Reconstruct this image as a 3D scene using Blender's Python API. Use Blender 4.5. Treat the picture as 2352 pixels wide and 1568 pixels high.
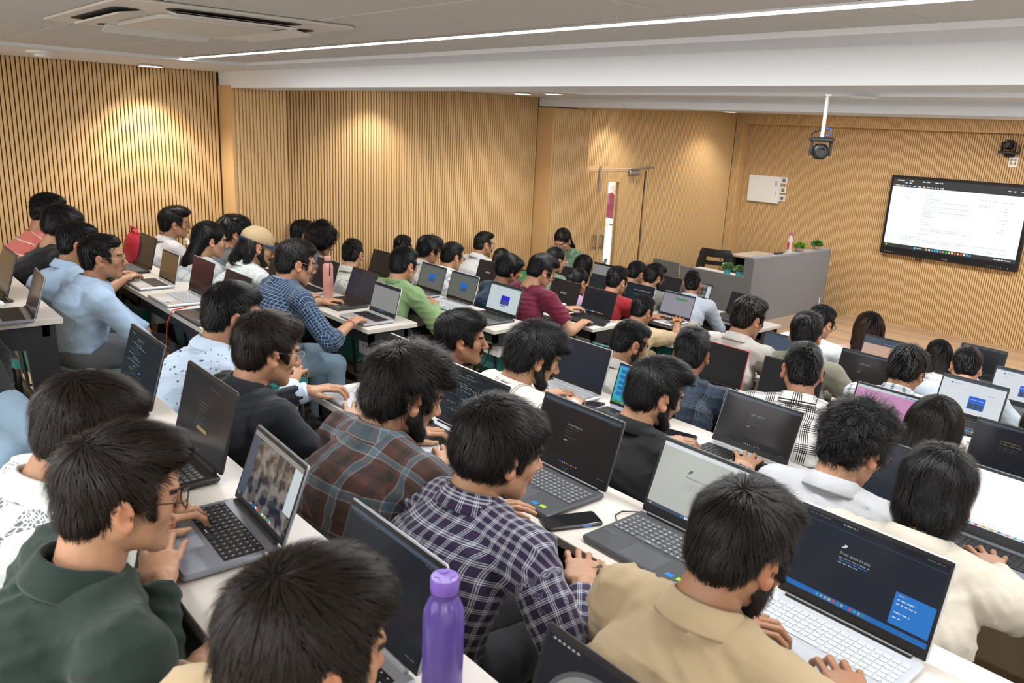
import bpy, math, random, zlib
import numpy as np
from mathutils import Matrix, Vector

random.seed(7)
for _o in list(bpy.data.objects):
    bpy.data.objects.remove(_o)
scene = bpy.context.scene
COL = scene.collection

# ---------------------------------------------------------------- camera
YAW, PITCH, ROLL, FPX = 0.84766, 0.26386, 0.04864, 1843.03
CAM_Z = 2.42


def _cam_matrix():
    cy, sy, cp, sp = math.cos(YAW), math.sin(YAW), math.cos(PITCH), math.sin(PITCH)
    fw = Vector((-sy * cp, cy * cp, -sp))
    rt = Vector((cy, sy, 0))
    up = rt.cross(fw)
    cr, sr = math.cos(ROLL), math.sin(ROLL)
    r2 = cr * rt + sr * up
    u2 = -sr * rt + cr * up
    m = Matrix(((r2.x, u2.x, -fw.x, 0), (r2.y, u2.y, -fw.y, 0), (r2.z, u2.z, -fw.z, CAM_Z), (0, 0, 0, 1)))
    return m


cam_d = bpy.data.cameras.new('camera')
cam_d.sensor_width = 36
cam_d.sensor_fit = 'HORIZONTAL'
cam_d.lens = FPX / 2352 * 36
cam_d.clip_start = 0.05
cam_d.dof.use_dof = True
cam_d.dof.focus_distance = 3.4
cam_d.dof.aperture_fstop = 7.0
cam = bpy.data.objects.new('camera', cam_d)
cam.matrix_world = _cam_matrix()
COL.objects.link(cam)
scene.camera = cam

scene.cycles.adaptive_threshold = 0.02
scene.cycles.max_bounces = 6
scene.cycles.diffuse_bounces = 3
scene.cycles.glossy_bounces = 3
scene.cycles.transmission_bounces = 4
scene.cycles.transparent_max_bounces = 8
scene.cycles.caustics_reflective = False
scene.cycles.caustics_refractive = False

# ---------------------------------------------------------------- view, world, room lights
vs = scene.view_settings
vs.view_transform = 'Standard'
vs.look = 'None'
vs.exposure = 0.15
vs.gamma = 1.0
vs.use_curve_mapping = False

world = bpy.data.worlds.new('world')
scene.world = world
world.use_nodes = True
world.node_tree.nodes['Background'].inputs[0].default_value = (0.75, 0.85, 1.0, 1)
world.node_tree.nodes['Background'].inputs[1].default_value = 0.25


def area(name, loc, sx, sy, power, color=(1, 1, 1), rot=(0, 0, 0)):
    d = bpy.data.lights.new(name, 'AREA')
    d.shape = 'RECTANGLE'
    d.size, d.size_y = sx, sy
    d.energy = power
    d.color = color
    o = bpy.data.objects.new(name, d)
    o.location = loc
    o.rotation_euler = rot
    COL.objects.link(o)
    return o


LEDC = (0.985, 0.99, 1.0)
# LED strips recessed in the tiled ceiling: one in view, unseen ones added further back and over the front bays
for _y, _p in ((1.89, 90), (-0.6, 100), (-2.0, 115), (-3.4, 115)):
    area('led_strip_light', (-1.16, _y, 2.712), 8.2, 0.03, _p, LEDC)
for _y, _p in ((4.55, 175), (8.3, 165)):
    area('led_strip_light', (-1.8, _y, 2.750), 8.0, 0.05, _p, LEDC)
# lamp added behind the camera for light from unseen windows; rear wall is solid
area('rear_fill_light', (-2.0, -4.25, 1.75), 6.5, 1.3, 75, (0.93, 0.97, 1.0), (math.radians(-90), 0, math.radians(180)))

# ---------------------------------------------------------------- materials
MATS = {}


def mat(name, color=(0.8, 0.8, 0.8), rough=0.5, metal=0.0, spec=0.5, emit=None, es=0.0, bump=0.0, bscale=60.0, var=0.0,
        vscale=8.0, trans=0.0, alpha=1.0, sheen=0.0, coat=0.0, stretch=None):
    if name in MATS:
        return MATS[name]
    m = bpy.data.materials.new(name)
    m.use_nodes = True
    nt = m.node_tree
    b = nt.nodes['Principled BSDF']
    b.inputs['Base Color'].default_value = (*color, 1)
    b.inputs['Roughness'].default_value = rough
    b.inputs['Metallic'].default_value = metal
    b.inputs['Specular IOR Level'].default_value = spec
    b.inputs['Transmission Weight'].default_value = trans
    b.inputs['Alpha'].default_value = alpha
    if sheen:
        b.inputs['Sheen Weight'].default_value = sheen
    if coat:
        b.inputs['Coat Weight'].default_value = coat
    if emit:
        b.inputs['Emission Color'].default_value = (*emit, 1)
        b.inputs['Emission Strength'].default_value = es
    if bump or var:
        tc = nt.nodes.new('ShaderNodeTexCoord')
        src = tc.outputs['Object']
        if stretch:
            mp = nt.nodes.new('ShaderNodeMapping')
            mp.inputs['Scale'].default_value = stretch
            nt.links.new(src, mp.inputs[0])
            src = mp.outputs[0]
    if bump:
        n = nt.nodes.new('ShaderNodeTexNoise')
        n.inputs['Scale'].default_value = bscale
        n.inputs['Detail'].default_value = 3
        nt.links.new(src, n.inputs['Vector'])
        bp = nt.nodes.new('ShaderNodeBump')
        bp.inputs['Strength'].default_value = bump
        bp.inputs['Distance'].default_value = 0.01
        nt.links.new(n.outputs[0], bp.inputs['Height'])
        nt.links.new(bp.outputs[0], b.inputs['Normal'])
    if var:
        n = nt.nodes.new('ShaderNodeTexNoise')
        n.inputs['Scale'].default_value = vscale
        n.inputs['Detail'].default_value = 4
        nt.links.new(src, n.inputs['Vector'])
        mx = nt.nodes.new('ShaderNodeMix')
        mx.data_type = 'RGBA'
        mx.inputs[6].default_value = (*[c * (1 - var) for c in color], 1)
        mx.inputs[7].default_value = (*[min(1, c * (1 + var)) for c in color], 1)
        nt.links.new(n.outputs[0], mx.inputs[0])
        nt.links.new(mx.outputs[2], b.inputs['Base Color'])
    MATS[name] = m
    return m


def srgb(r, g, b):
    f = lambda c: (c / 255 / 12.92) if c / 255 <= 0.04045 else ((c / 255 + 0.055) / 1.055) ** 2.4
    return (f(r), f(g), f(b))


WOOD = mat('oak_veneer', (0.66, 0.43, 0.20), 0.5, var=0.16, vscale=6, stretch=(14, 14, 0.8), spec=0.35)
WOOD_PLAIN = mat('oak_panel', (0.60, 0.38, 0.17), 0.45, var=0.14, vscale=5, stretch=(10, 10, 0.7), spec=0.4)
GAP = mat('slat_backing', (0.075, 0.043, 0.022), 0.9, spec=0.1)
TILE = mat('ceiling_tile_white', (0.60, 0.575, 0.545), 0.9, spec=0.1, bump=0.12, bscale=220)
GRID = mat('ceiling_grid_dark', (0.05, 0.045, 0.04), 0.8)
PLASTER = mat('plaster_white', (0.745, 0.76, 0.775), 0.8, spec=0.2)
LAM_TOP = mat('laminate_white', (0.60, 0.555, 0.505), 0.35, spec=0.4, var=0.03, vscale=30)
LAM_EDGE = mat('laminate_edge', (0.58, 0.54, 0.47), 0.45)
BLK = mat('black_metal', (0.012, 0.012, 0.013), 0.5)
BLKP = mat('black_plastic', (0.016, 0.016, 0.018), 0.42)
BEIGE = mat('modesty_laminate', (0.50, 0.385, 0.25), 0.5, var=0.08, vscale=12)
FLOORM = mat('floor_tile', (0.30, 0.26, 0.215), 0.45, var=0.08, vscale=5)
TEAL = mat('teal_fabric', (0.0, 0.135, 0.115), 0.9, bump=0.2, bscale=400, sheen=0.3)
GREYF = mat('podium_grey', (0.18, 0.184, 0.192), 0.65, var=0.03, vscale=60)
PLANKM = [mat('platform_plank_%d' % i, c, 0.5, var=0.22, vscale=3, stretch=(1.0, 16, 16)) for i, c in enumerate(
    [(0.43, 0.28, 0.165), (0.385, 0.245, 0.14), (0.46, 0.305, 0.18)])]
CHROME = mat('chrome', (0.6, 0.6, 0.6), 0.22, 1.0)
STEEL = mat('brushed_steel', (0.42, 0.42, 0.42), 0.35, 1.0)
WHITEP = mat('white_plastic', (0.78, 0.78, 0.77), 0.4)
LEDM = mat('led_diffuser', (1, 1, 1), 0.5, emit=(1, 0.98, 0.95), es=14)
DLM = mat('downlight_diffuser', (1, 1, 1), 0.5, emit=(1, 0.97, 0.92), es=11)
GLASS = mat('door_glass', (1, 1, 1), 0.02, trans=1.0, spec=0.5)


# ---------------------------------------------------------------- mesh helpers
class MB:
    def __init__(self):
        self.v, self.f, self.m = [], [], []

    def add(self, verts, faces, mi=0):
        n = len(self.v)
        self.v += [tuple(p) for p in verts]
        self.f += [tuple(i + n for i in f) for f in faces]
        self.m += [mi] * len(faces)
        return self

    def box(self, x0, x1, y0, y1, z0, z1, mi=0):
        v = [(x, y, z) for z in (z0, z1) for y in (y0, y1) for x in (x0, x1)]
        f = [(0, 2, 3, 1), (4, 5, 7, 6), (0, 1, 5, 4), (2, 6, 7, 3), (0, 4, 6, 2), (1, 3, 7, 5)]
        return self.add(v, f, mi)

    def rbox(self, x0, x1, y0, y1, z0, z1, r=0.01, mi=0, seg=3, axis='z'):
        """box with vertical corners rounded by r and a small top/bottom chamfer"""
        a = {'z': (0, 1, 2), 'y': (0, 2, 1), 'x': (1, 2, 0)}[axis]
        lo, hi = (x0, y0, z0), (x1, y1, z1)
        l, h = [lo[i] for i in a], [hi[i] for i in a]
        c = min(r * 0.5, (h[2] - l[2]) * 0.3)
        rings = []
        for z, ins in ((l[2], c), (l[2] + c, 0), (h[2] - c, 0), (h[2], c)):
            ring = []
            for (cx, cy, a0) in ((h[0] - r, h[1] - r, 0), (l[0] + r, h[1] - r, 90), (l[0] + r, l[1] + r, 180), (h[0] - r, l[1] + r, 270)):
                for s in range(seg + 1):
                    t = math.radians(a0 + 90 * s / seg)
                    ring.append((cx + (r - ins) * math.cos(t), cy + (r - ins) * math.sin(t), z))
            rings.append(ring)
        inv = [0, 0, 0]
        for k, i in enumerate(a):
            inv[i] = k
        V = [tuple(p[inv[i]] for i in range(3)) for ring in rings for p in ring]
        n = len(rings[0])
        F = []
        for j in range(3):
            for i in range(n):
                k = (i + 1) % n
                F.append((j * n + i, j * n + k, (j + 1) * n + k, (j + 1) * n + i))
        F.append(tuple(range(3 * n, 4 * n)))
        F.append(tuple(reversed(range(n))))
        if axis == 'y':
            F = [tuple(reversed(f)) for f in F]
        return self.add(V, F, mi)

    def lathe(self, prof, seg=20, c=(0, 0, 0), mi=0):
        V, F = [], []
        for (r, z) in prof:
            for s in range(seg):
                t = 2 * math.pi * s / seg
                V.append((c[0] + r * math.cos(t), c[1] + r * math.sin(t), c[2] + z))
        for j in range(len(prof) - 1):
            for s in range(seg):
                k = (s + 1) % seg
                F.append((j * seg + s, j * seg + k, (j + 1) * seg + k, (j + 1) * seg + s))
        F.append(tuple(reversed(range(seg))))
        F.append(tuple(range((len(prof) - 1) * seg, len(prof) * seg)))
        return self.add(V, F, mi)

    def tube(self, pts, r, seg=8, mi=0, closed=False):
        pts = [Vector(p) for p in pts]
        n = len(pts)
        V, F = [], []
        prev = None
        for i, p in enumerate(pts):
            if closed:
                d = pts[(i + 1) % n] - pts[i - 1]
            else:
                d = pts[min(i + 1, n - 1)] - pts[max(i - 1, 0)]
            d.normalize()
            ref = Vector((0, 0, 1)) if abs(d.z) < 0.9 else Vector((1, 0, 0))
            if prev is None:
                u = d.cross(ref).normalized()
            else:
                u = (prev - d * prev.dot(d)).normalized()
            prev = u
            w = d.cross(u)
            rr = r[i] if isinstance(r, (list, tuple)) else r
            for s in range(seg):
                t = 2 * math.pi * s / seg
                V.append(tuple(p + u * (rr * math.cos(t)) + w * (rr * math.sin(t))))
        m = n if closed else n - 1
        for i in range(m):
            j = (i + 1) % n
            for s in range(seg):
                k = (s + 1) % seg
                F.append((i * seg + s, i * seg + k, j * seg + k, j * seg + s))
        if not closed:
            F.append(tuple(reversed(range(seg))))
            F.append(tuple(range((n - 1) * seg, n * seg)))
        return self.add(V, F, mi)

    def mesh(self, name, mats, smooth=False):
        me = bpy.data.meshes.new(name)
        me.from_pydata(self.v, [], self.f)
        for m in (mats if isinstance(mats, (list, tuple)) else [mats]):
            me.materials.append(m)
        if any(self.m):
            me.polygons.foreach_set('material_index', self.m)
        if smooth:
            me.polygons.foreach_set('use_smooth', [True] * len(me.polygons))
            try:
                me.set_sharp_from_angle(angle=math.radians(38))
            except Exception:
                pass
        me.update()
        return me

    def obj(self, name, mats, parent=None, loc=None, smooth=False, **props):
        return link(name, self.mesh(name, mats, smooth), parent, loc, **props)


def link(name, data, parent=None, loc=None, rot=None, scale=None, **props):
    o = bpy.data.objects.new(name, data)
    COL.objects.link(o)
    if parent is not None:
        o.parent = parent
    if loc is not None:
        o.location = loc
    if rot is not None:
        o.rotation_euler = rot
    if scale is not None:
        o.scale = scale
    for k, v in props.items():
        o[k] = v
    return o


def thing(name, label, cat, loc=(0, 0, 0), rz=0.0, group=None):
    o = link(name, None, None, loc, (0, 0, rz))
    o.empty_display_size = 0.05
    o['label'], o['category'] = label, cat
    if group:
        o['group'] = group
    return o


def tag(o, label, cat, group=None):
    o['label'], o['category'] = label, cat
    if group:
        o['group'] = group
    return o


_TX = {}


def text_geo(s, size=1.0):
    """vertices (x, y) and faces of flat lettering, left aligned, baseline 0, cap height about 0.7*size"""
    if s not in _TX:
        cu = bpy.data.curves.new('t', 'FONT')
        cu.body = s
        cu.resolution_u = 2
        ob = bpy.data.objects.new('t', cu)
        COL.objects.link(ob)
        dg = bpy.context.evaluated_depsgraph_get()
        me = ob.evaluated_get(dg).to_mesh()
        _TX[s] = ([(v.co.x, v.co.y) for v in me.vertices], [tuple(p.vertices) for p in me.polygons])
        ob.evaluated_get(dg).to_mesh_clear()
        bpy.data.objects.remove(ob)
        bpy.data.curves.remove(cu)
    v, f = _TX[s]
    return [(x * size, y * size) for x, y in v], f

# ================================================================ STRUCTURE
YD = [None] + [0.96 * (0.47 + 1.02 * k) for k in range(7)]           # rear edge of each desk row
ZD = [None] + [CAM_Z - 0.96 * z for z in (0.99, 1.13, 1.27, 1.41, 1.53, 1.64, 1.75)]   # desk top height
FL = [None] + [z - 0.74 for z in ZD[1:]]                              # floor of each tier
WX, FY = -6.6, 9.85
XR, YB = 3.0, -4.4
RING, TILEZ, BEAM = CAM_Z + 0.29, CAM_Z + 0.305, CAM_Z + 0.172
FRONT_Z = -0.10


def struct(name, mb, m, parent=None, smooth=False):
    o = mb.obj(name, m, parent, smooth=smooth)
    if parent is None:
        o['kind'] = 'structure'
    return o


# floors: one raked tier per row, then the low floor at the front
edges = [YB] + [YD[k] + 0.40 for k in range(1, 8)]
for k in range(1, 8):
    struct('floor', MB().box(WX, XR, edges[k - 1], edges[k], FRONT_Z - 0.1, FL[k]), FLOORM)
struct('floor', MB().box(WX, XR, edges[7], FY + 0.2, FRONT_Z - 0.2, FRONT_Z), FLOORM)

# left wall: dark backing with vertical oak slats, split round the door
DY0, DY1, DTOP = 6.856, 7.916, 1.97
wl = MB()
wl.box(WX - 0.16, WX - 0.012, YB, DY0 - 0.02, FRONT_Z, 2.95)
wl.box(WX - 0.16, WX - 0.012, DY1 + 0.02, FY + 0.2, FRONT_Z, 2.95)
wl.box(WX - 0.16, WX - 0.012, DY0 - 0.02, DY1 + 0.02, DTOP + 0.02, 2.95)
wall_left = struct('wall_left', wl, GAP)
PIT = 0.0282
slat_me = MB().rbox(-0.006, 0.006, -0.0106, 0.0106, 0, 1, r=0.003, seg=1).mesh('slat', WOOD)


def slat(parent, x, y, z0, z1, rz=0.0):
    return link('slat', slat_me, parent, (x, y, z0), (0, 0, rz), (1, 1, z1 - z0))


P1, P2 = (2.588, 3.04), (6.052, 6.63)
y = 0.95
while y < 9.704:
    inp = any(a - 0.006 < y < b + 0.006 for a, b in (P1, P2))
    if not inp:
        if DY0 - 0.035 < y < DY1 + 0.035:
            slat(wall_left, WX - 0.006, y, DTOP + 0.03, RING)
        else:
            slat(wall_left, WX - 0.006, y, FRONT_Z, RING)
    y += PIT
# plain oak on the part of the wall beside and behind the camera
struct('wall_left', MB().box(WX - 0.012, WX, YB, 0.93, 0.5, RING), WOOD_PLAIN)
for n, (a, b) in enumerate((P1, P2)):
    pil = struct('trim_%d' % (n + 1), MB().box(WX - 0.01, -6.372, a, b, FRONT_Z, BEAM + 0.02).box(WX - 0.01, -6.364, a - 0.004, a + 0.02, FRONT_Z, BEAM + 0.02), WOOD_PLAIN)
    yy = a + 0.045
    while yy < b:
        slat(pil, -6.366, yy, FRONT_Z, BEAM + 0.01)
        yy += PIT
# door frame and door
fr = MB().box(WX - 0.14, WX + 0.004, DY0 - 0.03, DY0, FRONT_Z, DTOP + 0.03).box(WX - 0.14, WX + 0.004, DY1, DY1 + 0.03, FRONT_Z, DTOP + 0.03).box(
    WX - 0.14, WX + 0.004, DY0 - 0.03, DY1 + 0.03, DTOP, DTOP + 0.03)
struct('trim_3', fr, WOOD_PLAIN)
V0, V1, VZ0, VZ1 = 7.235, 7.425, 0.32, 1.81
door = link('door_1', None, None, (WX, DY0, FRONT_Z))
door['kind'] = 'structure'
dl = MB()
g = 0.006
for (a, b, c, d) in ((DY0 + g, V0 - .01, FRONT_Z + .01, DTOP - g), (V1 + .01, DY1 - g, FRONT_Z + .01, DTOP - g), (V0 - .01, V1 + .01, FRONT_Z + .01, VZ0 - .01), (V0 - .01, V1 + .01, VZ1 + .01, DTOP - g)):
    dl.box(-0.055, -0.012, a - DY0, b - DY0, c - FRONT_Z, d - FRONT_Z)
dl.obj('door_leaf', GAP, door)
yy = DY0 + 0.028
while yy < DY1 - 0.02:
    if V0 - 0.02 < yy < V1 + 0.02:
        slat(door, -0.006, yy - DY0, VZ1 + .03 - FRONT_Z, DTOP - 0.02 - FRONT_Z)
        slat(door, -0.006, yy - DY0, 0.01, VZ0 - .03 - FRONT_Z)
    else:
        slat(door, -0.006, yy - DY0, 0.01, DTOP - 0.02 - FRONT_Z)
    yy += PIT
vf = MB()
for (a, b, c, d) in ((V0 - .03, V0, VZ0 - .03, VZ1 + .03), (V1, V1 + .03, VZ0 - .03, VZ1 + .03), (V0, V1, VZ0 - .03, VZ0), (V0, V1, VZ1, VZ1 + .03)):
    vf.box(-0.06, 0.004, a - DY0, b - DY0, c - FRONT_Z, d - FRONT_Z)
vf.box(-0.0535, 0.003, DY0 + g + .001 - DY0, DY1 - g - DY0, DTOP - .03 - FRONT_Z, DTOP - .008 - FRONT_Z)
vf.obj('window_frame', WOOD_PLAIN, door)
MB().box(-0.037, -0.031, V0 - DY0, V1 - DY0, VZ0 - FRONT_Z, VZ1 - FRONT_Z).obj('pane', GLASS, door)
for hy in (7.04, 7.165):
    h = MB().rbox(0.03, 0.048, hy - 0.012 - DY0, hy + 0.012 - DY0, 1.02 - FRONT_Z, 1.20 - FRONT_Z, r=0.006)
    h.box(0, 0.035, hy - 0.009 - DY0, hy + 0.009 - DY0, 1.03 - FRONT_Z, 1.05 - FRONT_Z).box(0, 0.035, hy - 0.009 - DY0, hy + 0.009 - DY0, 1.17 - FRONT_Z, 1.19 - FRONT_Z)
    h.obj('door_handle', CHROME, door, smooth=True)
MB().rbox(0.0, 0.02, 7.052 - DY0, 7.084 - DY0, 1.70 - FRONT_Z, 2.0 - FRONT_Z, r=0.005).obj('flush_bolt', STEEL, door, smooth=True)
cl = MB().rbox(0.0, 0.05, 7.56 - DY0, 7.74 - DY0, 1.89 - FRONT_Z, 1.95 - FRONT_Z, r=0.018, axis='y')
cl.tube([(0.03, 7.6 - DY0, 1.96 - FRONT_Z), (0.05, 7.98 - DY0, 1.99 - FRONT_Z)], 0.011)
cl.obj('door_closer', STEEL, door, smooth=True)
for hz in (0.35, 1.15, 1.75):
    MB().tube([(0.004, 7.912 - DY0, hz - FRONT_Z - .06), (0.004, 7.912 - DY0, hz - FRONT_Z + .06)], 0.008).obj('hinge', STEEL, door)

# bright corridor beyond the door
CORR = mat('corridor_white', (0.9, 0.9, 0.9), 0.7)
co = MB()
co.box(-15, WX - 0.16, 5.6, 16, -0.3, -0.12).box(-15.1, -15, 5.6, 16, -0.3, 3.2).box(-15, WX - 0.16, 16, 16.1, -0.3, 3.2).box(-15, WX - 0.16, 5.5, 5.6, -0.3, 3.2).box(-15, WX - 0.16, 5.6, 16, 3.1, 3.2).box(WX - .17, WX - .15, FY + .2, 16, -.3, 3.2)
struct('wall_corridor', co, CORR)
area('corridor_daylight', (-10.5, 10.5, 3.05), 7, 9, 650, (1, 1, 1))

# front wall: recessed slatted wall inside an oak surround
wall_front = struct('wall_front', MB().box(WX - .16, XR, FY + 0.012, FY + 0.2, FRONT_Z, 2.95), GAP)
PITF = 0.0236
fslat_me = MB().rbox(-0.006, 0.006, -0.0087, 0.0087, 0, 1, r=0.003, seg=1).mesh('slat', WOOD)
x = -6.466
while x < -1.25:
    link('slat', fslat_me, wall_front, (x, FY + 0.006, FRONT_Z + 0.3), (0, 0, math.pi / 2), (1, 1, 2.58 - FRONT_Z - 0.3))
    x += PITF
struct('wall_front', MB().box(-1.24, XR, FY, FY + 0.012, FRONT_Z, 2.95), WOOD_PLAIN)
sur = struct('trim_4', MB().box(WX, -6.478, 9.712, FY + 0.01, FRONT_Z, 2.75).box(WX, XR, 9.712, FY + 0.01, 2.575, 2.75), WOOD_PLAIN)
x = -6.585
while x < -1.2:
    link('slat', fslat_me, sur, (x, 9.706, 2.585 if x > -6.478 else FRONT_Z), (0, 0, math.pi / 2), (1, 1, RING - (2.585 if x > -6.478 else FRONT_Z)))
    x += PITF
# other two walls (behind and to the right of the camera)
struct('wall_right', MB().box(XR, XR + 0.15, YB, FY + 0.2, FRONT_Z - .2, 2.95), mat('wall_paint', (0.72, 0.68, 0.62), 0.8))
struct('wall_back', MB().box(WX - .16, XR, YB - 0.15, YB, FRONT_Z - .2, 2.95), mat('wall_paint'))

# ceiling: tiled bay over the camera, plaster borders, beams
CX0, CY1 = -5.35, 2.29
ceiling = struct('ceiling', MB().box(WX, XR, YB, 2.7, TILEZ + 0.0125, TILEZ + 0.03), GRID)
LEDY = 1.89
TP = 0.487
ybands = [(LEDY + 0.032, CY1 - 0.004)]
yt = LEDY - 0.032
while yt > -2.2:
    ybands.append((yt - 0.49, yt))
    yt -= 0.494
for (ya, yb) in ybands:
    tm = MB().rbox(-TP / 2 + 0.004, TP / 2 - 0.004, 0.002, yb - ya - 0.002, 0, 0.012, r=0.004, seg=1).mesh('ceiling_tile', TILE)
    tx = -1.456 + TP / 2 - 8 * TP
    while tx < XR + .2:
        link('ceiling_tile', tm, ceiling, (tx, ya, TILEZ))
        tx += TP
br = MB()
br.box(WX, CX0, YB, 2.595, RING, TILEZ + 0.01)
br.box(CX0 + 0.001, XR, CY1, 2.595, RING, TILEZ + 0.01)
struct('trim_5', br, PLASTER)
struct('trim_6', MB().box(CX0 + .001, XR, CY1 - 0.014, CY1 - 0.0005, RING - 0.003, TILEZ + .01).box(CX0 + .0005, CX0 + .014, YB, CY1 - .015, RING - 0.003, TILEZ + .01), PLASTER)
struct('ceiling_beam', MB().box(WX, XR, P1[0], 2.935, BEAM, TILEZ + 0.1), PLASTER)
struct('ceiling_beam', MB().box(WX, XR, P2[0], 6.42, CAM_Z + 0.203, TILEZ + 0.1), PLASTER)
# coffers over the two front bays
for (ya, yb) in ((2.935, 6.052), (6.42, FY + .2)):
    struct('ceiling', MB().box(WX, XR, ya, yb, RING + 0.05, RING + 0.15), PLASTER)
    b2 = MB().box(-5.35, XR, ya, ya + 0.35, RING, RING + 0.049).box(-5.35, XR, yb - 0.6, yb, RING, RING + 0.049).box(WX, -5.351, ya, yb, RING, RING + 0.049)
    struct('trim_7', b2, PLASTER)
# LED strip in view
led = thing('led_strip', 'long bright white LED strip recessed between the ceiling tiles', 'ceiling light', (0, LEDY, TILEZ))
MB().box(-5.33, XR, -0.025, 0.025, -0.004, 0.004).obj('diffuser', LEDM, led)
MB().box(-5.33, XR, -0.031, -0.0255, -0.006, 0.01).box(-5.33, XR, 0.0255, 0.031, -0.006, 0.01).obj('channel', mat('aluminium', (0.7, 0.7, 0.7), .4, 1.0), led)


def downlight(x, y, z, label, power=40, lit=True):
    t = thing('downlight', label, 'ceiling light', (x, y, z), group='round recessed downlights')
    MB().lathe([(0.075, 0.0), (0.088, -0.004), (0.09, -0.012), (0.078, -0.014), (0.076, -0.006)], 28).obj('rim', WHITEP, t, smooth=True)
    MB().lathe([(0.001, -0.008), (0.076, -0.008), (0.076, -0.006)], 28).obj('diffuser', DLM if lit else WHITEP, t)
    if lit:
        d = bpy.data.lights.new('downlight_lamp', 'SPOT')
        d.energy = power
        d.color = (1.0, 0.95, 0.87)
        d.spot_size = math.radians(118)
        d.spot_blend = 0.75
        d.shadow_soft_size = 0.06
        o = bpy.data.objects.new('downlight_lamp', d)
        COL.objects.link(o)
        o.parent = t
        o.location = (0, 0, -0.03)
    return t


downlight(-6.3, 1.98, RING, 'lit round downlight above the leftmost slatted wall bay', 75)
downlight(-6.3, 3.95, RING, 'lit round downlight behind the white beam near its left end')
downlight(-5.93, 5.22, RING, 'lit round downlight on the left of the pair between the two beams')
downlight(-5.5, 5.215, RING, 'lit round downlight on the right of the pair between the two beams', 12)
downlight(-6.25, 7.1, RING, 'lit round downlight above the door')
downlight(-6.2, 8.95, RING, 'lit round downlight in the front corner beyond the door')
downlight(-2.72, 5.43, RING, 'unlit white round fitting beside the ceiling camera pole', lit=False)
sm = MB().lathe([(0.09, 0.0), (0.088, -0.012), (0.05, -0.018), (0.045, -0.03), (0.03, -0.034)], 24).obj('smoke_detector', WHITEP, None, (-5.72, 1.18, RING), smooth=True)
tag(sm, 'round white detector on the ceiling border by the air conditioner', 'detector')

# ceiling cassette air conditioner
ac = thing('air_conditioner', 'white four-way ceiling cassette air conditioner', 'air conditioner', (-3.11, 1.137, TILEZ - 0.003))
MB().rbox(-0.485, 0.485, -0.385, 0.385, -0.007, 0.002, r=0.02).obj('panel', mat('ac_white', (0.66, 0.63, 0.59), 0.45), ac, smooth=True)
MB().rbox(-0.27, 0.27, -0.20, 0.20, -0.022, -0.0065, r=0.06).obj('grille', mat('ac_grille', (0.60, 0.57, 0.53), 0.5), ac, smooth=True)
SLOT = mat('ac_slot', (0.03, 0.028, 0.025), 0.7)
for i in range(4):
    e = link('vent', None, ac, (0, 0, -0.0078), (0, 0, i * math.pi / 2))
    L = 0.22 if i % 2 else 0.28
    d0 = 0.30 if i % 2 == 0 else 0.385
    MB().rbox(-L, L, -d0 - 0.045, -d0 + 0.04, -0.001, 0.002, r=0.03).obj('slot', SLOT, e)
    fl = MB()
    fl.box(-L + .02, L - .02, -0.038, 0.038, -0.003, 0.003)
    f = fl.obj('louver', MATS['ac_white'], e, (0, -d0 + .008, -0.010))
    f.rotation_euler = (math.radians(22 if i == 3 else 9), 0, 0)

# ---------------------------------------------------------------- platform
PZ = CAM_Z - 2.13
plat = link('floor_platform', None, None, (-4.683, 7.9, 0))
plat['kind'] = 'structure'
px0, py0, pw = 0, 0, 0.128
yy, i = py0, 0
while yy < FY - 7.9 - 0.02:
    y1 = min(yy + pw - 0.0025, FY - 7.9)
    xs = 0.0
    off = random.uniform(0.6, 1.8)
    while xs < 7.6:
        xe = min(7.6, xs + (off if xs == 0 else 2.0))
        MB().box(xs, xe - 0.002, yy, y1, PZ - 0.02, PZ).obj('plank', PLANKM[(i * 7 + int(xs * 3)) % 3], plat)
        xs = xe
    yy += pw
    i += 1
MB().box(0, 7.6, 0.0, 1.93, FRONT_Z, PZ - 0.021).obj('riser', PLANKM[0], plat)
MB().box(-0.012, 7.6, -0.012, 0.0, PZ - 0.04, PZ + 0.004).box(-0.012, 0, 0, 1.9, PZ - .04, PZ + .004).obj('edge_strip', mat('oak_edge', (0.36, 0.21, 0.10), .5), plat)

# ================================================================ PODIUM AREA
pod = thing('reception_podium', 'grey panelled L-shaped podium with a stepped top beside the platform', 'podium', (-4.68, 7.5, FRONT_Z))
pz = 1.15 - FRONT_Z
p = MB()
p.box(-0.03, 0.0, 0.0, 1.61, 0.55, pz)
p.obj('side_panel', GREYF, pod)
MB().box(-0.115, 0.003, -0.003, 1.613, pz, pz + 0.022).obj('top_ledge', mat('podium_top', (0.23, 0.235, 0.24), 0.5), pod)
MB().box(-0.115, -0.03, -0.0, 0.02, 0.4, pz).box(-0.95, -0.115, 0.0, 0.03, 0.0, 0.945 - FRONT_Z).box(-0.115, 0, 0, .03, 0, .55).obj('front_panel', GREYF, pod)
MB().box(-0.03, -0.002, 0.02, 1.61, 0.0, 0.549).obj('plinth', mat('podium_plinth', (0.40, 0.33, 0.26), .55), pod)
MB().box(-0.95, -0.03, 0.031, 0.40, 0.975, 1.0).obj('worktop', LAM_TOP, pod)
MB().rbox(-0.0, 0.003, 1.50, 1.515, 0.62, 0.70, r=0.004, axis='x').obj('cable_clip', WHITEP, pod)
par = MB().box(0, 0.40, 0.0, 0.03, 0, 0.93)
tag(par.obj('low_partition', GREYF, None, (-6.59, 8.2, FRONT_Z)), 'low grey partition panel against the wall beside the door', 'partition')
wt = thing('lecturer_table', 'pale wooden table behind the grey podium', 'table', (-5.3, 9.1, FRONT_Z))
MB().rbox(-0.55, 0.5, -0.3, 0.3, 1.03, 1.06, r=0.01).obj('tabletop', mat('table_beige', (.52, .42, .33), .45), wt)
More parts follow.
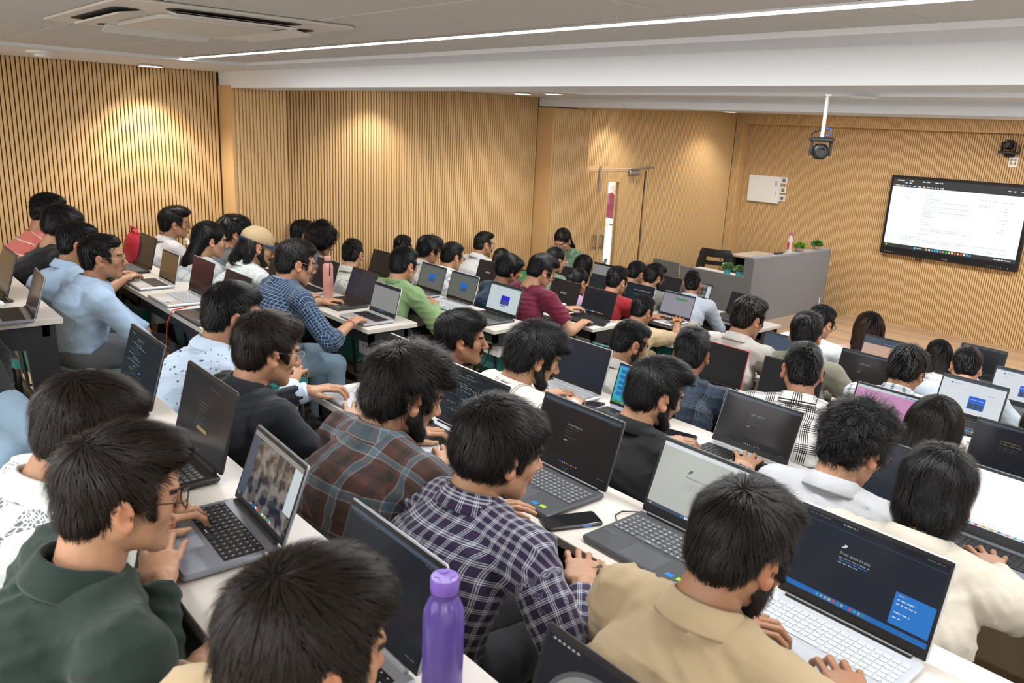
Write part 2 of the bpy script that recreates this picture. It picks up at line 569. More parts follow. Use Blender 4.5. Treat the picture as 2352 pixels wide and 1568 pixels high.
for sx in (-.5, .45):
    MB().box(sx - .025, sx + .025, -.28, .28, 0, 1.03).obj('leg', BLK, wt)
MB().box(-.47, .42, .2, .22, .6, 1.03).obj('modesty_panel', mat('navy_panel', (.02, .02, .035), .6), wt)

# office chair with slotted mesh back
oc = thing('office_chair', 'black office chair with a slotted mesh back behind the podium', 'chair', (-5.72, 8.35, FRONT_Z), math.radians(20))
bk = MB()
N = 13
rows = []
for j in range(N):
    t = j / (N - 1)
    w = 0.20 + 0.045 * math.sin(math.pi * min(1, t * 1.15)) - (0.03 if t > .93 else 0)
    rows.append((w, 0.60 + 0.58 * t, -0.10 - 0.05 * t))
V, F = [], []
for (w, z, yv) in rows:
    for s in range(9):
        u = -1 + 2 * s / 8
        V.append((u * w, yv - 0.05 * u * u * -1, z))
for j in range(N - 1):
    for s in range(8):
        if j in (5, 7, 9) and 1 < s < 6:
            continue
        F.append((j * 9 + s, j * 9 + s + 1, (j + 1) * 9 + s + 1, (j + 1) * 9 + s))
n0 = len(V)
V += [(x, y - 0.02, z) for x, y, z in V]
F += [tuple(reversed([i + n0 for i in f])) for f in F]
bk.add(V, F)
bk.obj('backrest', BLKP, oc)
MB().rbox(-0.23, 0.23, -0.1, 0.35, 0.50, 0.57, r=0.06).obj('seat', BLKP, oc, smooth=True)
MB().lathe([(0.03, 0.12), (0.03, 0.5)], 12).obj('gas_lift', BLK, oc)
for i in range(5):
    a = i * 2 * math.pi / 5
    MB().tube([(0, 0, 0.13), (0.28 * math.cos(a), 0.28 * math.sin(a), 0.07)], [0.025, 0.015]).obj('leg', BLK, oc)
    MB().lathe([(0.02, 0.0), (0.028, 0.02), (0.02, 0.055)], 10, (0.28 * math.cos(a), 0.28 * math.sin(a), 0)).obj('castor', BLK, oc)


def leaf_ball(name, r, n, c, leafm, parent, seed, flat=.8, ls=.02):
    rnd = random.Random(seed)
    mb = MB()
    for i in range(n):
        u, v = rnd.random() * 2 * math.pi, math.acos(rnd.uniform(-0.25, 1))
        d = Vector((math.sin(v) * math.cos(u), math.sin(v) * math.sin(u), math.cos(v) * flat))
        p0 = Vector(c) + d * r * rnd.uniform(.55, .8)
        p1 = Vector(c) + d * r * rnd.uniform(.9, 1.1) + Vector((rnd.uniform(-1, 1), rnd.uniform(-1, 1), rnd.uniform(-.5, .5))) * ls * .5
        s = d.cross(Vector((rnd.uniform(-1, 1), rnd.uniform(-1, 1), rnd.uniform(-1, 1)))).normalized() * ls * .35
        m_ = (p0 + p1) / 2
        mb.add([p0, m_ + s, p1, m_ - s], [(0, 1, 2, 3)])
    return mb.obj(name, leafm, parent)


LEAF1 = mat('leaf_bright', (0.19, 0.36, 0.03), .6)
LEAF2 = mat('leaf_green', (0.05, 0.20, 0.03), .6)
LEAF3 = mat('leaf_pale', (0.16, 0.29, 0.10), .6)
for (yy, lm, nm) in ((8.49, LEAF1, 'bright lime'), (8.88, LEAF2, 'dark green')):
    t = thing('potted_plant', 'small round %s plant in a beige pot on the podium top' % nm, 'plant', (-4.74, yy, 1.172))
    MB().lathe([(0.028, 0), (0.042, 0.02), (0.044, 0.04), (0.036, 0.052)], 16).obj('pot', mat('beige_pot', (.5, .36, .27), .6), t, smooth=True)
    leaf_ball('foliage', 0.062, 420, (0, 0, 0.06), lm, t, int(yy * 10), .8, .03)
for (xx, nm) in ((-5.07, 'taller'), (-4.915, 'shorter')):
    hh = 1.0 if nm == 'taller' else .8
    t = thing('potted_plant', '%s leafy plant in a turquoise pot on the low podium ledge' % nm, 'plant', (xx, 7.61, 1.0 + FRONT_Z))
    MB().lathe([(0.034, 0), (0.04, 0.075), (0.042, 0.08), (0.036, 0.082)], 16).obj('pot', mat('turquoise_pot', (.09, .52, .55), .5), t, smooth=True)
    leaf_ball('foliage', 0.062 * hh, 260, (0, 0, 0.10), LEAF3, t, int(-xx * 10), 1.0, .045)
t = thing('water_bottle', 'clear plastic water bottle with pink cap and red label on the podium', 'bottle', (-4.74, 8.27, 1.172))
MB().lathe([(0.028, 0), (0.031, 0.01), (0.031, 0.13), (0.024, 0.165), (0.012, 0.19), (0.012, 0.2)], 16).obj('body', mat('clear_plastic', (.9, .92, .93), .08, alpha=.35, spec=.6), t, smooth=True)
MB().lathe([(0.014, 0.2), (0.014, 0.222)], 14).obj('cap', mat('pink_cap', (.6, .05, .35), .5), t)
MB().box(0.0315, 0.0325, -.008, .012, .04, .13).box(-.012, .012, -.0325, -.0315, .04, .12).obj('label', mat('red_label', (.65, .04, .03), .5), t)
tag(MB().rbox(-0.02, 0.02, -0.07, 0.07, 0, 0.018, r=0.006).obj('remote_control', BLKP, None, (-4.74, 8.06, 1.172)), 'black remote control lying on the podium top', 'remote')

# ---------------------------------------------------------------- wall-mounted things at the front
tv = thing('wall_display', 'large flat interactive display on the front wall showing a white web page', 'display', (-3.657, FY - 0.06, 1.13))
TW, TH = 1.512, 0.925
MB().rbox(-TW / 2, TW / 2, 0, 0.055, 0, TH, r=0.012, axis='y').obj('housing', mat('tv_black', (0.01, 0.01, 0.012), .3), tv)
MB().box(-0.3, 0.3, 0.055, 0.066, 0.2, 0.7).obj('wall_bracket', BLK, tv)
SCW = mat('tv_white', (.02, .02, .02), .3, emit=(0.90, 0.99, 1.0), es=1.15)
SCD = mat('tv_bar', (.01, .01, .01), .25, emit=(0.05, 0.055, 0.06), es=0.6)
SCT = mat('tv_text', (.02, .02, .02), .3, emit=(0.36, 0.44, 0.50), es=1.0)
SCL = mat('tv_bright', (.02, .02, .02), .3, emit=(0.8, 0.85, 0.88), es=1.0)
ICON = [mat('icon_%d' % i, (.02, .02, .02), .3, emit=c, es=1.0) for i, c in enumerate(
    [(.02, .35, .8), (.02, .55, .75), (.8, .1, .35), (.03, .6, .12), (.85, .55, .05), (.8, .06, .03), (.75, .8, .85), (.05, .15, .7)])]
s = MB()
SX0, SX1, SZ0, SZ1 = -TW / 2 + .035, TW / 2 - .035, 0.085, TH - .035
PX = lambda u: SX0 + (SX1 - SX0) * u
PZv = lambda v: SZ0 + (SZ1 - SZ0) * v


def tvr(u0, v0, u1, v1, mi, d=0.001):
    yv = -d
    s.add([(PX(u0), yv, PZv(v0)), (PX(u1), yv, PZv(v0)), (PX(u1), yv, PZv(v1)), (PX(u0), yv, PZv(v1))], [(0, 1, 2, 3)], mi)


tvr(0, 0, 1, 1, 0)
tvr(0, 0.885, 1, 1, 1, .0015)
tvr(0, 0, 1, 0.055, 1, .0015)
rnd = random.Random(3)
for (u, v, n) in ((.03, .975, 9), (.13, .975, 4), (.23, .975, 9), (.33, .975, 9), (.09, .945, 10), (.02, .905, 5), (.07, .905, 8), (.13, .905, 8), (.2, .905, 8), (.27, .905, 8), (.35, .905, 8), (.86, .945, 3), (.9, .945, 2), (.95, .945, 6)):
    for i in range(n):
        if rnd.random() < .85:
            tvr(u + i * .0065, v - .008, u + i * .0065 + .005, v + .006, 3, .002)
for (u, c) in ((.018, 5), (.063, 3), (.123, 7), (.193, 7), (.263, 5), (.343, 6)):
    tvr(u - .012, .898, u - .003, .914, 4 + c, .002)


def line(u, v, w, h=.0085, mi=2):
    q = u
    while q < u + w:
        ww = rnd.uniform(.006, .03)
        tvr(q, v, min(q + ww, u + w), v + h, mi, .002)
        q += ww + .005


for (u, v, w) in ((.27, .80, .07), (.27, .77, .05), (.27, .735, .13), (.27, .70, .34), (.27, .665, .05), (.27, .63, .36), (.27, .60, .02), (.27, .565, .36), (.27, .54, .06), (.27, .515, .06), (.27, .49, .1), (.26, .44, .05), (.27, .41, .05), (.27, .38, .06), (.27, .315, .3), (.27, .29, .38), (.25, .24, .11), (.1, .185, .18), (.1, .155, .82), (.1, .125, .5), (.12, .8, .06), (.12, .76, .02), (.12, .735, .03), (.68, .79, .12), (.68, .72, .1), (.69, .70, .09), (.84, .78, .08), (.86, .7, .03), (.86, .66, .04), (.86, .62, .03), (.86, .55, .04), (.86, .5, .02), (.86, .42, .03), (.86, .38, .02), (.80, .095, .04), (.88, .095, .05)):
    line(u, v, w)
for (u, v) in ((.84, .66), (.84, .55), (.84, .38)):
    tvr(u, v, u + .008, v + .012, 11, .002)
tvr(.015, .02, .028, .042, 8, .002)
tvr(.25, .012, .266, .04, 5, .002)
line(.275, .022, .035, .01, 3)
for i, c in enumerate((8, 10, 4, 5, 5, 6, 7, 7, 8, 10, 9, 8, 9, 10, 5, 4)):
    tvr(.345 + i * .022, .014, .358 + i * .022, .04, c, .002)
line(.85, .02, .12, .012, 3)
s.obj('screen', [SCW, SCD, SCT, SCL] + ICON, tv)
MB().box(-0.035, 0.035, -0.002, 0, 0.018, 0.03).obj('badge', mat('badge_grey', (.12, .12, .12), .4), tv)
MB().box(0.66, 0.668, -0.002, 0, 0.02, 0.028).obj('power_light', mat('blue_led', (0, 0, 0), .5, emit=(.05, .2, 1), es=3), tv)
mk = MB()
for i in range(5):
    mk.box(-0.70 + i * .025, -0.69 + i * .025, -0.002, 0, 0.022, 0.03)
for i in range(7):
    mk.box(0.46 + i * .022, 0.466 + i * .022, -0.002, 0, 0.022, 0.028)
mk.obj('port_marks', mat('mark_grey', (.3, .3, .3), .5), tv)
MB().tube([(-0.70, 0.02, 0.0), (-0.705, 0.0, -0.03), (-0.68, 0.0, -0.035), (-0.67, 0.02, 0)], 0.004, 6).obj('cable', BLK, tv)
for i in range(4):
    MB().tube([(-0.32 + i * .018, 0.03, 0.002), (-0.32 + i * .018, 0.03, -0.045)], 0.005, 6).obj('cable', BLK, tv)

wb = thing('wall_cabinet', 'flat white square control cabinet on the front wall', 'cabinet', (-6.13, FY - 0.002, 1.735))
MB().rbox(-0.24, 0.24, -0.03, 0.0, -0.178, 0.178, r=0.012, axis='y').obj('body', WHITEP, wb)
MB().box(0.17, 0.20, -0.032, -0.03, 0.05, 0.12).box(.185, .20, -.032, -.03, -.06, -.02).obj('marking', mat('print_grey', (.45, .45, .45), .6), wb)
for i, zz in enumerate((1.871, 1.745, 1.637)):
    t = thing('wall_switch', ('top', 'middle', 'bottom')[i] + ' of the three small white switches beside the wall cabinet', 'switch', (-5.846, FY - 0.002, zz), group='switches beside the wall cabinet')
    MB().rbox(-0.045, 0.045, -0.012, 0, -0.042, 0.042, r=0.008, axis='y').obj('plate', WHITEP, t)
    MB().box(-0.022, 0.022, -0.014, -0.012, -0.022, 0.022).obj('insert', mat('switch_grey', (.17, .16, .14), .5), t)


def ptz(name, label, loc, up, yaw):
    t = thing(name, label, 'camera', loc, yaw)
    sgn = -1 if up else 1
    MB().rbox(-0.075, 0.075, -0.07, 0.07, min(0, .03 * sgn), max(0, .03 * sgn), r=0.02).obj('base', BLKP, t, smooth=True)
    for sx in (-1, 1):
        MB().rbox(sx * 0.062 - .009, sx * 0.062 + .009, -0.03, 0.03, min(.03 * sgn, .12 * sgn), max(.03 * sgn, .12 * sgn), r=.008).obj('yoke_arm', BLKP, t)
    b = MB()
    b.lathe([(0.0, -0.053), (0.03, -0.05), (0.048, -0.03), (0.05, 0), (0.048, .03), (.03, .05), (0, .053)], 20)
    h = b.obj('head', BLKP, t, (0, 0, 0.095 * sgn), smooth=True)
    MB().lathe([(0.034, 0), (0.034, 0.045), (0.026, 0.045), (0.024, 0.03), (0, 0.03)], 20).obj('lens_barrel', BLK, h, (0, -0.035, 0), smooth=True).rotation_euler = (math.radians(90), 0, 0)
    return t


t = ptz('ceiling_camera', 'black pan-tilt camera hanging from a white ceiling pole', (-2.856, 5.206, 2.435), True, math.radians(35))
MB().tube([(0, 0, 0.0), (0, 0, RING - 2.435)], 0.012, 12).obj('pole', WHITEP, t)
MB().box(-.02, .02, -.02, .02, RING - 2.435 - .012, RING - 2.435).obj('ceiling_plate', STEEL, t)
MB().tube([(0.0, -0.0, 0.06), (0.05, -.01, .055), (0.055, -.01, .02), (0.01, -0.01, 0.005)], .005, 6).obj('cable', mat('blue_cable', (.04, .12, .5), .5), t)
MB().tube([(0, 0, 0.05), (-0.05, 0.02, 0.03), (-0.07, 0.0, 0.01)], .005, 6).obj('cable', BLK, t)
t = ptz('wall_camera', 'black camera on a bracket on the wall above the display', (-3.216, FY - 0.09, 2.365), False, 0.0)
MB().box(-.05, .05, 0.05, 0.088, -0.03, 0.0).obj('bracket', BLK, t)
MB().tube([(0.08, .05, .1), (.1, .06, .05), (.08, .07, 0)], .006, 6).obj('cable', BLK, t)
t = MB()
for (a, b, c, d) in ((-.045, .045, -.055, -.03), (-.045, .045, .03, .055), (-.045, -.03, -.03, .03), (.03, .045, -.03, .03), (-.012, .012, -.012, .012), (-.03, -.012, -.004, .004), (.012, .03, -.004, .004), (-.004, .004, .012, .03), (-.004, .004, -.03, -.012)):
    t.box(a, b, -0.004, 0, c, d)
tag(t.obj('bracket_plate', WHITEP, None, (-3.17, FY - 0.001, 2.285)), 'white slotted mounting plate under the wall camera', 'bracket')

# ================================================================ DESKS
DD = 0.355
RAILM = BLK


def desk(k, x0, x1, label, sockets=(), group='long laminate desks in raked rows'):
    t = thing('desk', label, 'desk', ((x0 + x1) / 2, YD[k], FL[k]), group=group)
    w = (x1 - x0) / 2
    tb = MB().rbox(-w, w, 0, DD, 0.712, 0.74, r=0.004, seg=1)
    top = tb.mesh('tabletop', [LAM_TOP, LAM_EDGE])
    for p_ in top.polygons:
        if abs(p_.normal.z) < 0.5:
            p_.material_index = 1
    link('tabletop', top, t)
    MB().box(-w + .02, w - .02, 0.03, 0.06, 0.64, 0.711).box(-w + .02, w - .02, 0.27, 0.30, 0.655, 0.711).obj('rail', RAILM, t)
    n = max(2, int(round((x1 - x0) / 1.1)) + 1)
    for i in range(n):
        xx = -w + 0.02 + (2 * w - 0.07) * i / (n - 1)
        V = [(xx, 0.03, .711), (xx + .03, 0.03, .711), (xx + .03, .325, .711), (xx, .325, .711),
             (xx, 0.03, .62), (xx + .03, 0.03, .62), (xx, .2, .60), (xx + .03, .2, .60), (xx, .24, 0), (xx + .03, .24, 0), (xx, .335, 0), (xx + .03, .335, 0)]
        F = [(0, 3, 2, 1), (0, 1, 5, 4), (4, 5, 7, 6), (6, 7, 9, 8), (8, 9, 11, 10), (10, 11, 2, 3), (0, 4, 6, 8, 10, 3), (1, 2, 11, 9, 7, 5)]
        MB().add(V, F).obj('leg', BLK, t)
    MB().box(-w + .03, w - .03, 0.305, 0.322, 0.22, 0.69).obj('modesty_panel', BEIGE, t)
    MB().box(-w + .06, w - .01, 0.20, 0.225, 0.10, 0.22).obj('foot_board', mat('foot_board', (.42, .36, .27), .5), t)
    for sx in sockets:
        b = MB().rbox(sx - .11 - (x0 + x1) / 2, sx + .11 - (x0 + x1) / 2, 0.10, 0.19, 0.52, 0.635, r=0.008).obj('socket_box', mat('socket_grey', (.62, .60, .57), .5), t)
        sl = MB()
        for q in (-.05, -.01, .03):
            sl.box(sx + q - (x0 + x1) / 2, sx + q + .008 - (x0 + x1) / 2, 0.0985, 0.1, 0.57, 0.59)
        sl.obj('socket_hole', BLK, b)
    return t


LX0, LX1, RX0, RX1 = -6.27, -4.03, -2.85, 0.75
ORD = ('rearmost', 'second', 'third', 'fourth', 'fifth', 'sixth', 'front')
hint = {1: 'with a white earbud case at its aisle end', 2: 'with a red cable hanging over its edge', 3: 'carrying the pink bottle',
        4: 'with a glowing white laptop at its aisle end', 5: 'where the maroon tee man works', 6: 'where the red polo man sits', 7: 'just behind the grey podium'}
for k in range(1, 8):
    desk(k, LX0, LX1 if k < 7 else -3.80, '%s pale desk left of the aisle, %s' % (ORD[k - 1], hint[k]), sockets=(-4.2, -5.2) if k > 2 else (-5.2,))
hint = {1: 'nearest the camera, carrying the purple bottle', 2: 'where the brown plaid shirt man sits', 3: 'where the black shirt man types',
        4: 'in front of the blue tartan shirt man', 5: 'in front of the cream shirt man', 6: 'behind the front row women', 7: 'closest to the wooden platform'}
for k in range(1, 8):
    desk(k, RX0 if k < 5 else -2.95, RX1, '%s pale desk right of the aisle, %s' % (ORD[k - 1], hint[k]), sockets=(-2.6,) if k > 2 else ())

# ================================================================ CHAIRS (one prototype, copied)
_chair = {}


def chair(x, y, z, rz, label):
    t = thing('student_chair', label, 'chair', (x, y, z), rz, 'teal padded student chairs')
    if not _chair:
        _chair['seat'] = MB().rbox(-0.22, 0.22, -0.19, 0.22, 0.405, 0.455, r=0.05, seg=4).mesh('seat', TEAL, True)
        bk = MB()
        V, F = [], []
        for j in range(7):
            for s_ in range(9):
                u = -1 + s_ / 4
                zz = 0.49 + 0.24 * j / 6
                V.append((u * (0.20 - 0.02 * (j == 6) - .015 * (j == 0)), -0.245 + 0.03 * u * u - 0.03 * j / 6, zz))
        for j in range(6):
            for s_ in range(8):
                F.append((j * 9 + s_, j * 9 + s_ + 1, (j + 1) * 9 + s_ + 1, (j + 1) * 9 + s_))
        n0 = len(V)
        V += [(a, b - 0.03, c) for a, b, c in V]
        F2 = [tuple(reversed([i + n0 for i in f])) for f in F]
        rim = []
        for j in range(6):
            rim += [(j * 9, (j + 1) * 9, (j + 1) * 9 + n0, j * 9 + n0), (j * 9 + 8 + n0, (j + 1) * 9 + 8 + n0, (j + 1) * 9 + 8, j * 9 + 8)]
        for s_ in range(8):
            rim += [(s_ + n0, s_ + 1 + n0, s_ + 1, s_), (54 + s_, 54 + s_ + 1, 54 + s_ + 1 + n0, 54 + s_ + n0)]
        bk.add(V, F + F2 + rim)
        _chair['backrest'] = bk.mesh('backrest', TEAL, True)
        _chair['leg'] = MB().tube([(0, 0, 0), (0, 0, 0.405)], 0.012, 8).mesh('leg', BLK, True)
        _chair['back_frame'] = MB().tube([(-0.12, -0.15, 0.40), (-0.12, -0.27, 0.42), (-0.12, -0.285, 0.66)], .01, 8).tube([(0.12, -0.15, 0.40), (0.12, -0.27, 0.42), (0.12, -0.285, 0.66)], .01, 8).mesh('back_frame', BLK, True)
    for n in ('seat', 'backrest', 'back_frame'):
        link(n, _chair[n], t)
    for sx in (-.18, .18):
        for sy in (-.16, .18):
            link('leg', _chair['leg'], t, (sx, sy, 0))
    return t


# ================================================================ LAPTOPS
SCR = {}


def em(name, c, s=1.0, base=(.008, .008, .010), rough=.16):
    SCR[name] = mat('screen_' + name, base, rough, emit=c, es=s, spec=.18)
    return name


for n, c, s_ in (('black', (.010, .011, .014), 1), ('navy', (.012, .016, .026), 1), ('darkgrey', (.013, .0128, .013), 1), ('grey', (.21, .21, .205), 1), ('lilac', (.24, .23, .27), 1),
                 ('paper', (.42, .43, .40), 1), ('white', (.60, .64, .67), 1), ('bright', (.95, .98, 1.0), 1.05), ('cool', (.47, .54, .56), 1), ('blue', (.03, .12, .55), 1), ('royal', (.02, .02, .50), 1),
                 ('pink', (.52, .24, .42), 1), ('teal', (.03, .34, .42), 1), ('sand', (.50, .33, .25), 1), ('text', (.30, .32, .34), 1), ('textdim', (.085, .085, .09), 1), ('textdark', (.06, .06, .06), 1),
                 ('green', (.05, .22, .08), 1), ('bar', (.05, .07, .10), 1), ('winblue', (.015, .12, .38), 1), ('panelblue', (.02, .16, .50), 1), ('brown', (.014, .0115, .010), 1), ('olive', (.11, .115, .095), 1), ('gold', (.25, .18, .06), 1), ('wood', (.085, .058, .026), 1),
                 ('tealdark', (.006, .012, .0145), 1), ('red', (.6, .05, .04), 1), ('yellow', (.6, .4, .05), 1), ('maroon', (.018, .008, .008), 1)):
    em(n, c, s_)
# camouflage-like pattern: a reflection painted in as screen content, also used as wallpaper
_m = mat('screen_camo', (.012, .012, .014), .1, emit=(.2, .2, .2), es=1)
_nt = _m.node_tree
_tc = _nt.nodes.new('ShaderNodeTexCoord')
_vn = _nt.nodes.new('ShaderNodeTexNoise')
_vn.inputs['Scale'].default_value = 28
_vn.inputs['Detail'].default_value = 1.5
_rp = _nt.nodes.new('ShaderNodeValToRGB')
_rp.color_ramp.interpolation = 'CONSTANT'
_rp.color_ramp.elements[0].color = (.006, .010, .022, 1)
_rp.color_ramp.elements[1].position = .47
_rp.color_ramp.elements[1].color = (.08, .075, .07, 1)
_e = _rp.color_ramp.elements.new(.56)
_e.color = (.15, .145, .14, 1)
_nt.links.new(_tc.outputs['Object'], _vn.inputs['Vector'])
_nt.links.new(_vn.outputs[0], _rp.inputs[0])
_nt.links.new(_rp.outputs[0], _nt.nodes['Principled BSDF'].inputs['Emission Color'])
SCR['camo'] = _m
SHELL = {'black': mat('laptop_black', (.014, .014, .016), .38), 'graphite': mat('laptop_graphite', (.07, .074, .08), .42, .3), 'silver': mat('laptop_silver', (.50, .52, .55), .36, .55),
         'space': mat('laptop_space_grey', (.27, .29, .33), .38, .6), 'white': mat('laptop_white', (.50, .53, .57), .38, .2), 'brown': mat('laptop_brown', (.06, .05, .045), .35), 'darkgrey': mat('laptop_dark_grey', (.03, .031, .034), .4)}
KEYM = {'black': mat('key_black', (.012, .012, .013), .5), 'graphite': mat('key_graphite', (.10, .105, .11), .5), 'silver': mat('key_silver', (.42, .44, .47), .45), 'white': mat('key_white', (.52, .545, .57), .45)}
LEGEND = mat('key_legend', (.55, .57, .6), .5)
BEZ = mat('laptop_bezel', (.010, .010, .011), .35)
PADM = {k: mat('trackpad_' + k, tuple(min(1, c * 1.25 + .004) for c in v), .3, .2) for k, v in dict(black=(.014, .014, .016), graphite=(.075, .08, .09), silver=(.48, .5, .53), space=(.24, .26, .30), white=(.44, .47, .50), brown=(.06, .05, .045), darkgrey=(.03, .03, .034)).items()}

RR = random.Random(11)


def tl(u, v, w, h=.012, mk='text', gap=.35):
    """a line of small print made of word-sized dashes"""
    out, q = [], u
    while q < u + w:
        ww = RR.uniform(.012, .05)
        out.append((q, v, min(q + ww, u + w), v + h, mk))
        q += ww + .010
    return out


def chrome_dark():
    return [(0, .955, 1, 1, 'bar')] + tl(.03, .972, .16, .012, 'textdim') + tl(.04, .935, .3, .008, 'textdim') + tl(.85, .935, .12, .01, 'textdim') + [(.0, 0, 1, .045, 'black')] + [
        (.40 + i * .03, .012, .415 + i * .03, .034, c) for i, c in enumerate(('blue', 'text', 'yellow', 'green', 'blue', 'text', 'red', 'teal'))] + tl(.88, .015, .1, .012, 'textdim')


def content(kind):
    """returns (background key, rects (u0,v0,u1,v1,key), texts (string,u,v,size,key))"""
    if kind == 'dino_light':
        return 'paper', [(0, .94, 1, 1, 'white'), (0, 0, 1, .055, 'bar'), (.30, .66, .325, .672, 'textdark'), (.312, .672, .338, .69, 'textdark'), (.318, .69, .345, .712, 'textdark'), (.303, .648, .309, .66, 'textdark'), (.318, .648, .324, .66, 'textdark'),
                         (.03, .015, .05, .04, 'yellow'), (.36, .012, .385, .045, 'panelblue'), (.395, .012, .52, .045, 'white')] + [(.55 + i * .035, .014, .568 + i * .035, .04, c) for i, c in enumerate(
                             ('white', 'text', 'yellow', 'teal', 'cool', 'red'))] + tl(.30, .52, .16, .01, 'text') + tl(.31, .49, .18, .01, 'text') + tl(.31, .46, .15, .01, 'text') + tl(.29, .425, .18, .01, 'text'), [('Press space to play', .295, .585, .05, 'textdark')]
    if kind == 'dino_dark':
        return 'navy', [(0, .955, 1, 1, 'black'), (0, .90, 1, .905, 'bar'), (0, 0, 1, .065, 'winblue'), (.33, .70, .35, .712, 'white'), (.342, .712, .362, .728, 'white'), (.347, .728, .368, .745, 'white'),
                        (.74, .10, .995, .48, 'panelblue')] + tl(.76, .44, .05, .012, 'text') + tl(.76, .39, .12, .012, 'white') + tl(.76, .34, .13, .012, 'white') + tl(.76, .24, .1, .012, 'white') + tl(.76, .18, .05, .012, 'white') + tl(
                            .33, .575, .22, .01, 'text') + tl(.33, .545, .2, .01, 'panelblue') + tl(.33, .515, .14, .01, 'text') + [(.25 + i * .03, .018, .268 + i * .03, .048, c) for i, c in enumerate(
                                ('teal', 'text', 'text', 'yellow', 'red', 'green', 'text', 'blue', 'red', 'teal', 'text', 'green'))] + tl(.06, .965, .15, .014, 'textdim') + tl(.3, .965, .1, .014, 'text') + tl(.86, .965, .12, .014, 'textdim'), [('Press space to play', .33, .62, .05, 'text')]
    if kind == 'password':
        return 'brown', chrome_dark() + tl(.38, .62, .16, .008, 'textdim') + tl(.38, .56, .08, .008, 'textdim') + tl(.38, .51, .07, .008, 'textdim') + tl(.38, .46, .14, .008, 'textdim') + [(.38, .39, .42, .405, 'text')], [('Create a Password', .38, .66, .045, 'text')]
    if kind == 'password_gold':
        return 'black', chrome_dark() + tl(.30, .60, .24, .01, 'gold') + tl(.30, .52, .2, .008, 'textdim') + tl(.30, .47, .2, .008, 'textdim'), [('Create a Password', .30, .65, .05, 'gold')]
    if kind == 'site':
        return 'white', [(0, .94, 1, 1, 'bar'), (.48, .16, .74, .55, 'blue'), (.5, .18, .57, .34, 'bar'), (.585, .18, .65, .34, 'bar'), (.665, .18, .72, .34, 'bar'), (.14, .82, .18, .86, 'panelblue')] + tl(.2, .83, .12, .018, 'text') + tl(
            .14, .72, .1, .01, 'text') + tl(.30, .72, .3, .01, 'cool') + tl(.5, .45, .22, .012, 'white') + tl(.75, .66, .1, .02, 'text'), []
    if kind == 'site_cool':
        return 'cool', [(0, .95, 1, 1, 'bar'), (.42, .26, .70, .62, 'royal'), (.45, .28, .52, .43, 'bar'), (.535, .28, .605, .43, 'bar'), (.62, .28, .68, .43, 'bar'), (.46, .19, .5, .23, 'bar'), (.52, .19, .56, .23, 'bar'), (.58, .19, .62, .23, 'bar')] + tl(
            .24, .8, .1, .02, 'text') + tl(.24, .73, .35, .008, 'white') + tl(.12, .07, .08, .01, 'text'), []
    if kind == 'site_dim':
        return 'olive', [(0, .95, 1, 1, 'bar'), (.40, .28, .68, .66, 'winblue'), (.43, .3, .5, .45, 'bar'), (.515, .3, .585, .45, 'bar'), (.6, .3, .66, .45, 'bar'), (.8, .78, .9, .82, 'blue')], []
    if kind == 'code':
        r = []
        for i in range(26):
            r += tl(.1 + .05 * RR.randint(0, 4), .93 - i * .033, RR.uniform(.08, .4), .008, 'text' if RR.random() < .3 else 'textdim')
        return 'tealdark', r + [(.5, .3, .55, .33, 'blue')], []
    if kind == 'list':
        r = []
        for i in range(9):
            r += tl(.38, .62 - i * .05, RR.uniform(.1, .2), .008, 'textdim')
        return 'darkgrey', r + [(.42, .22, .62, .27, 'gold')] + tl(.55, .88, .2, .008, 'textdim'), []
    if kind == 'pink':
        return 'pink', [(0, .93, 1, 1, 'cool')] + tl(.12, .84, .6, .01, 'text') + tl(.7, .94, .2, .02, 'blue'), []
    if kind == 'sand':
        return 'sand', [(0, .72, 1, 1, 'bar')] + tl(.25, .5, .1, .02, 'text') + tl(.45, .8, .25, .015, 'text'), []
    if kind == 'teal':
        r = [(0, .97, 1, 1, 'blue'), (.22, .10, .8, .93, 'black'), (0, 0, 1, .07, 'green')]
        for i in range(5):
            r += [(.05, .80 - i * .15, .16, .90 - i * .15, 'winblue')]
        return 'teal', r + [(.2 + i * .05, .015, .235 + i * .05, .055, c) for i, c in enumerate(('text', 'panelblue', 'white', 'yellow', 'green', 'white', 'teal', 'red', 'white', 'yellow', 'blue'))], []
    if kind == 'bright':
        return 'bright', [(0, 0, 1, .05, 'white')] + [(.1 + i * .07, .012, .13 + i * .07, .04, c) for i, c in enumerate(('panelblue', 'red', 'yellow', 'yellow', 'blue', 'sand', 'teal', 'panelblue', 'red', 'red'))] + tl(.05, .08, .3, .008, 'cool'), []
    if kind == 'lilac':
        return 'lilac', [(0, .95, 1, 1, 'bar'), (.4, .72, .78, .82, 'green')] + tl(.08, .85, .8, .006, 'grey') + tl(.42, .6, .3, .01, 'grey'), []
    if kind == 'grey':
        return 'grey', [(0, .93, 1, 1, 'black'), (0, 0, 1, .09, 'black')] + [(.3 + i * .05, .025, .33 + i * .05, .06, c) for i, c in enumerate(('winblue', 'winblue', 'text', 'blue', 'textdim', 'gold'))], []
    if kind == 'button':
        return 'brown', [(.38, .42, .60, .50, 'grey')] + tl(.4, .56, .14, .01, 'textdim'), []
    if kind == 'dock':
        return 'black', [(.18 + i * .045, .02, .21 + i * .045, .05, c) for i, c in enumerate(('teal', 'panelblue', 'blue', 'teal', 'cool', 'white', 'green', 'text', 'red', 'yellow', 'red', 'white', 'text'))] + tl(.2, .95, .5, .008, 'textdim'), [('Press space to play', .3, .65, .045, 'textdim')]
    if kind == 'terminal':
        return 'tealdark', tl(.3, .72, .6, .03, 'text') + tl(.3, .5, .3, .02, 'green') + tl(.2, .3, .3, .01, 'textdim'), []
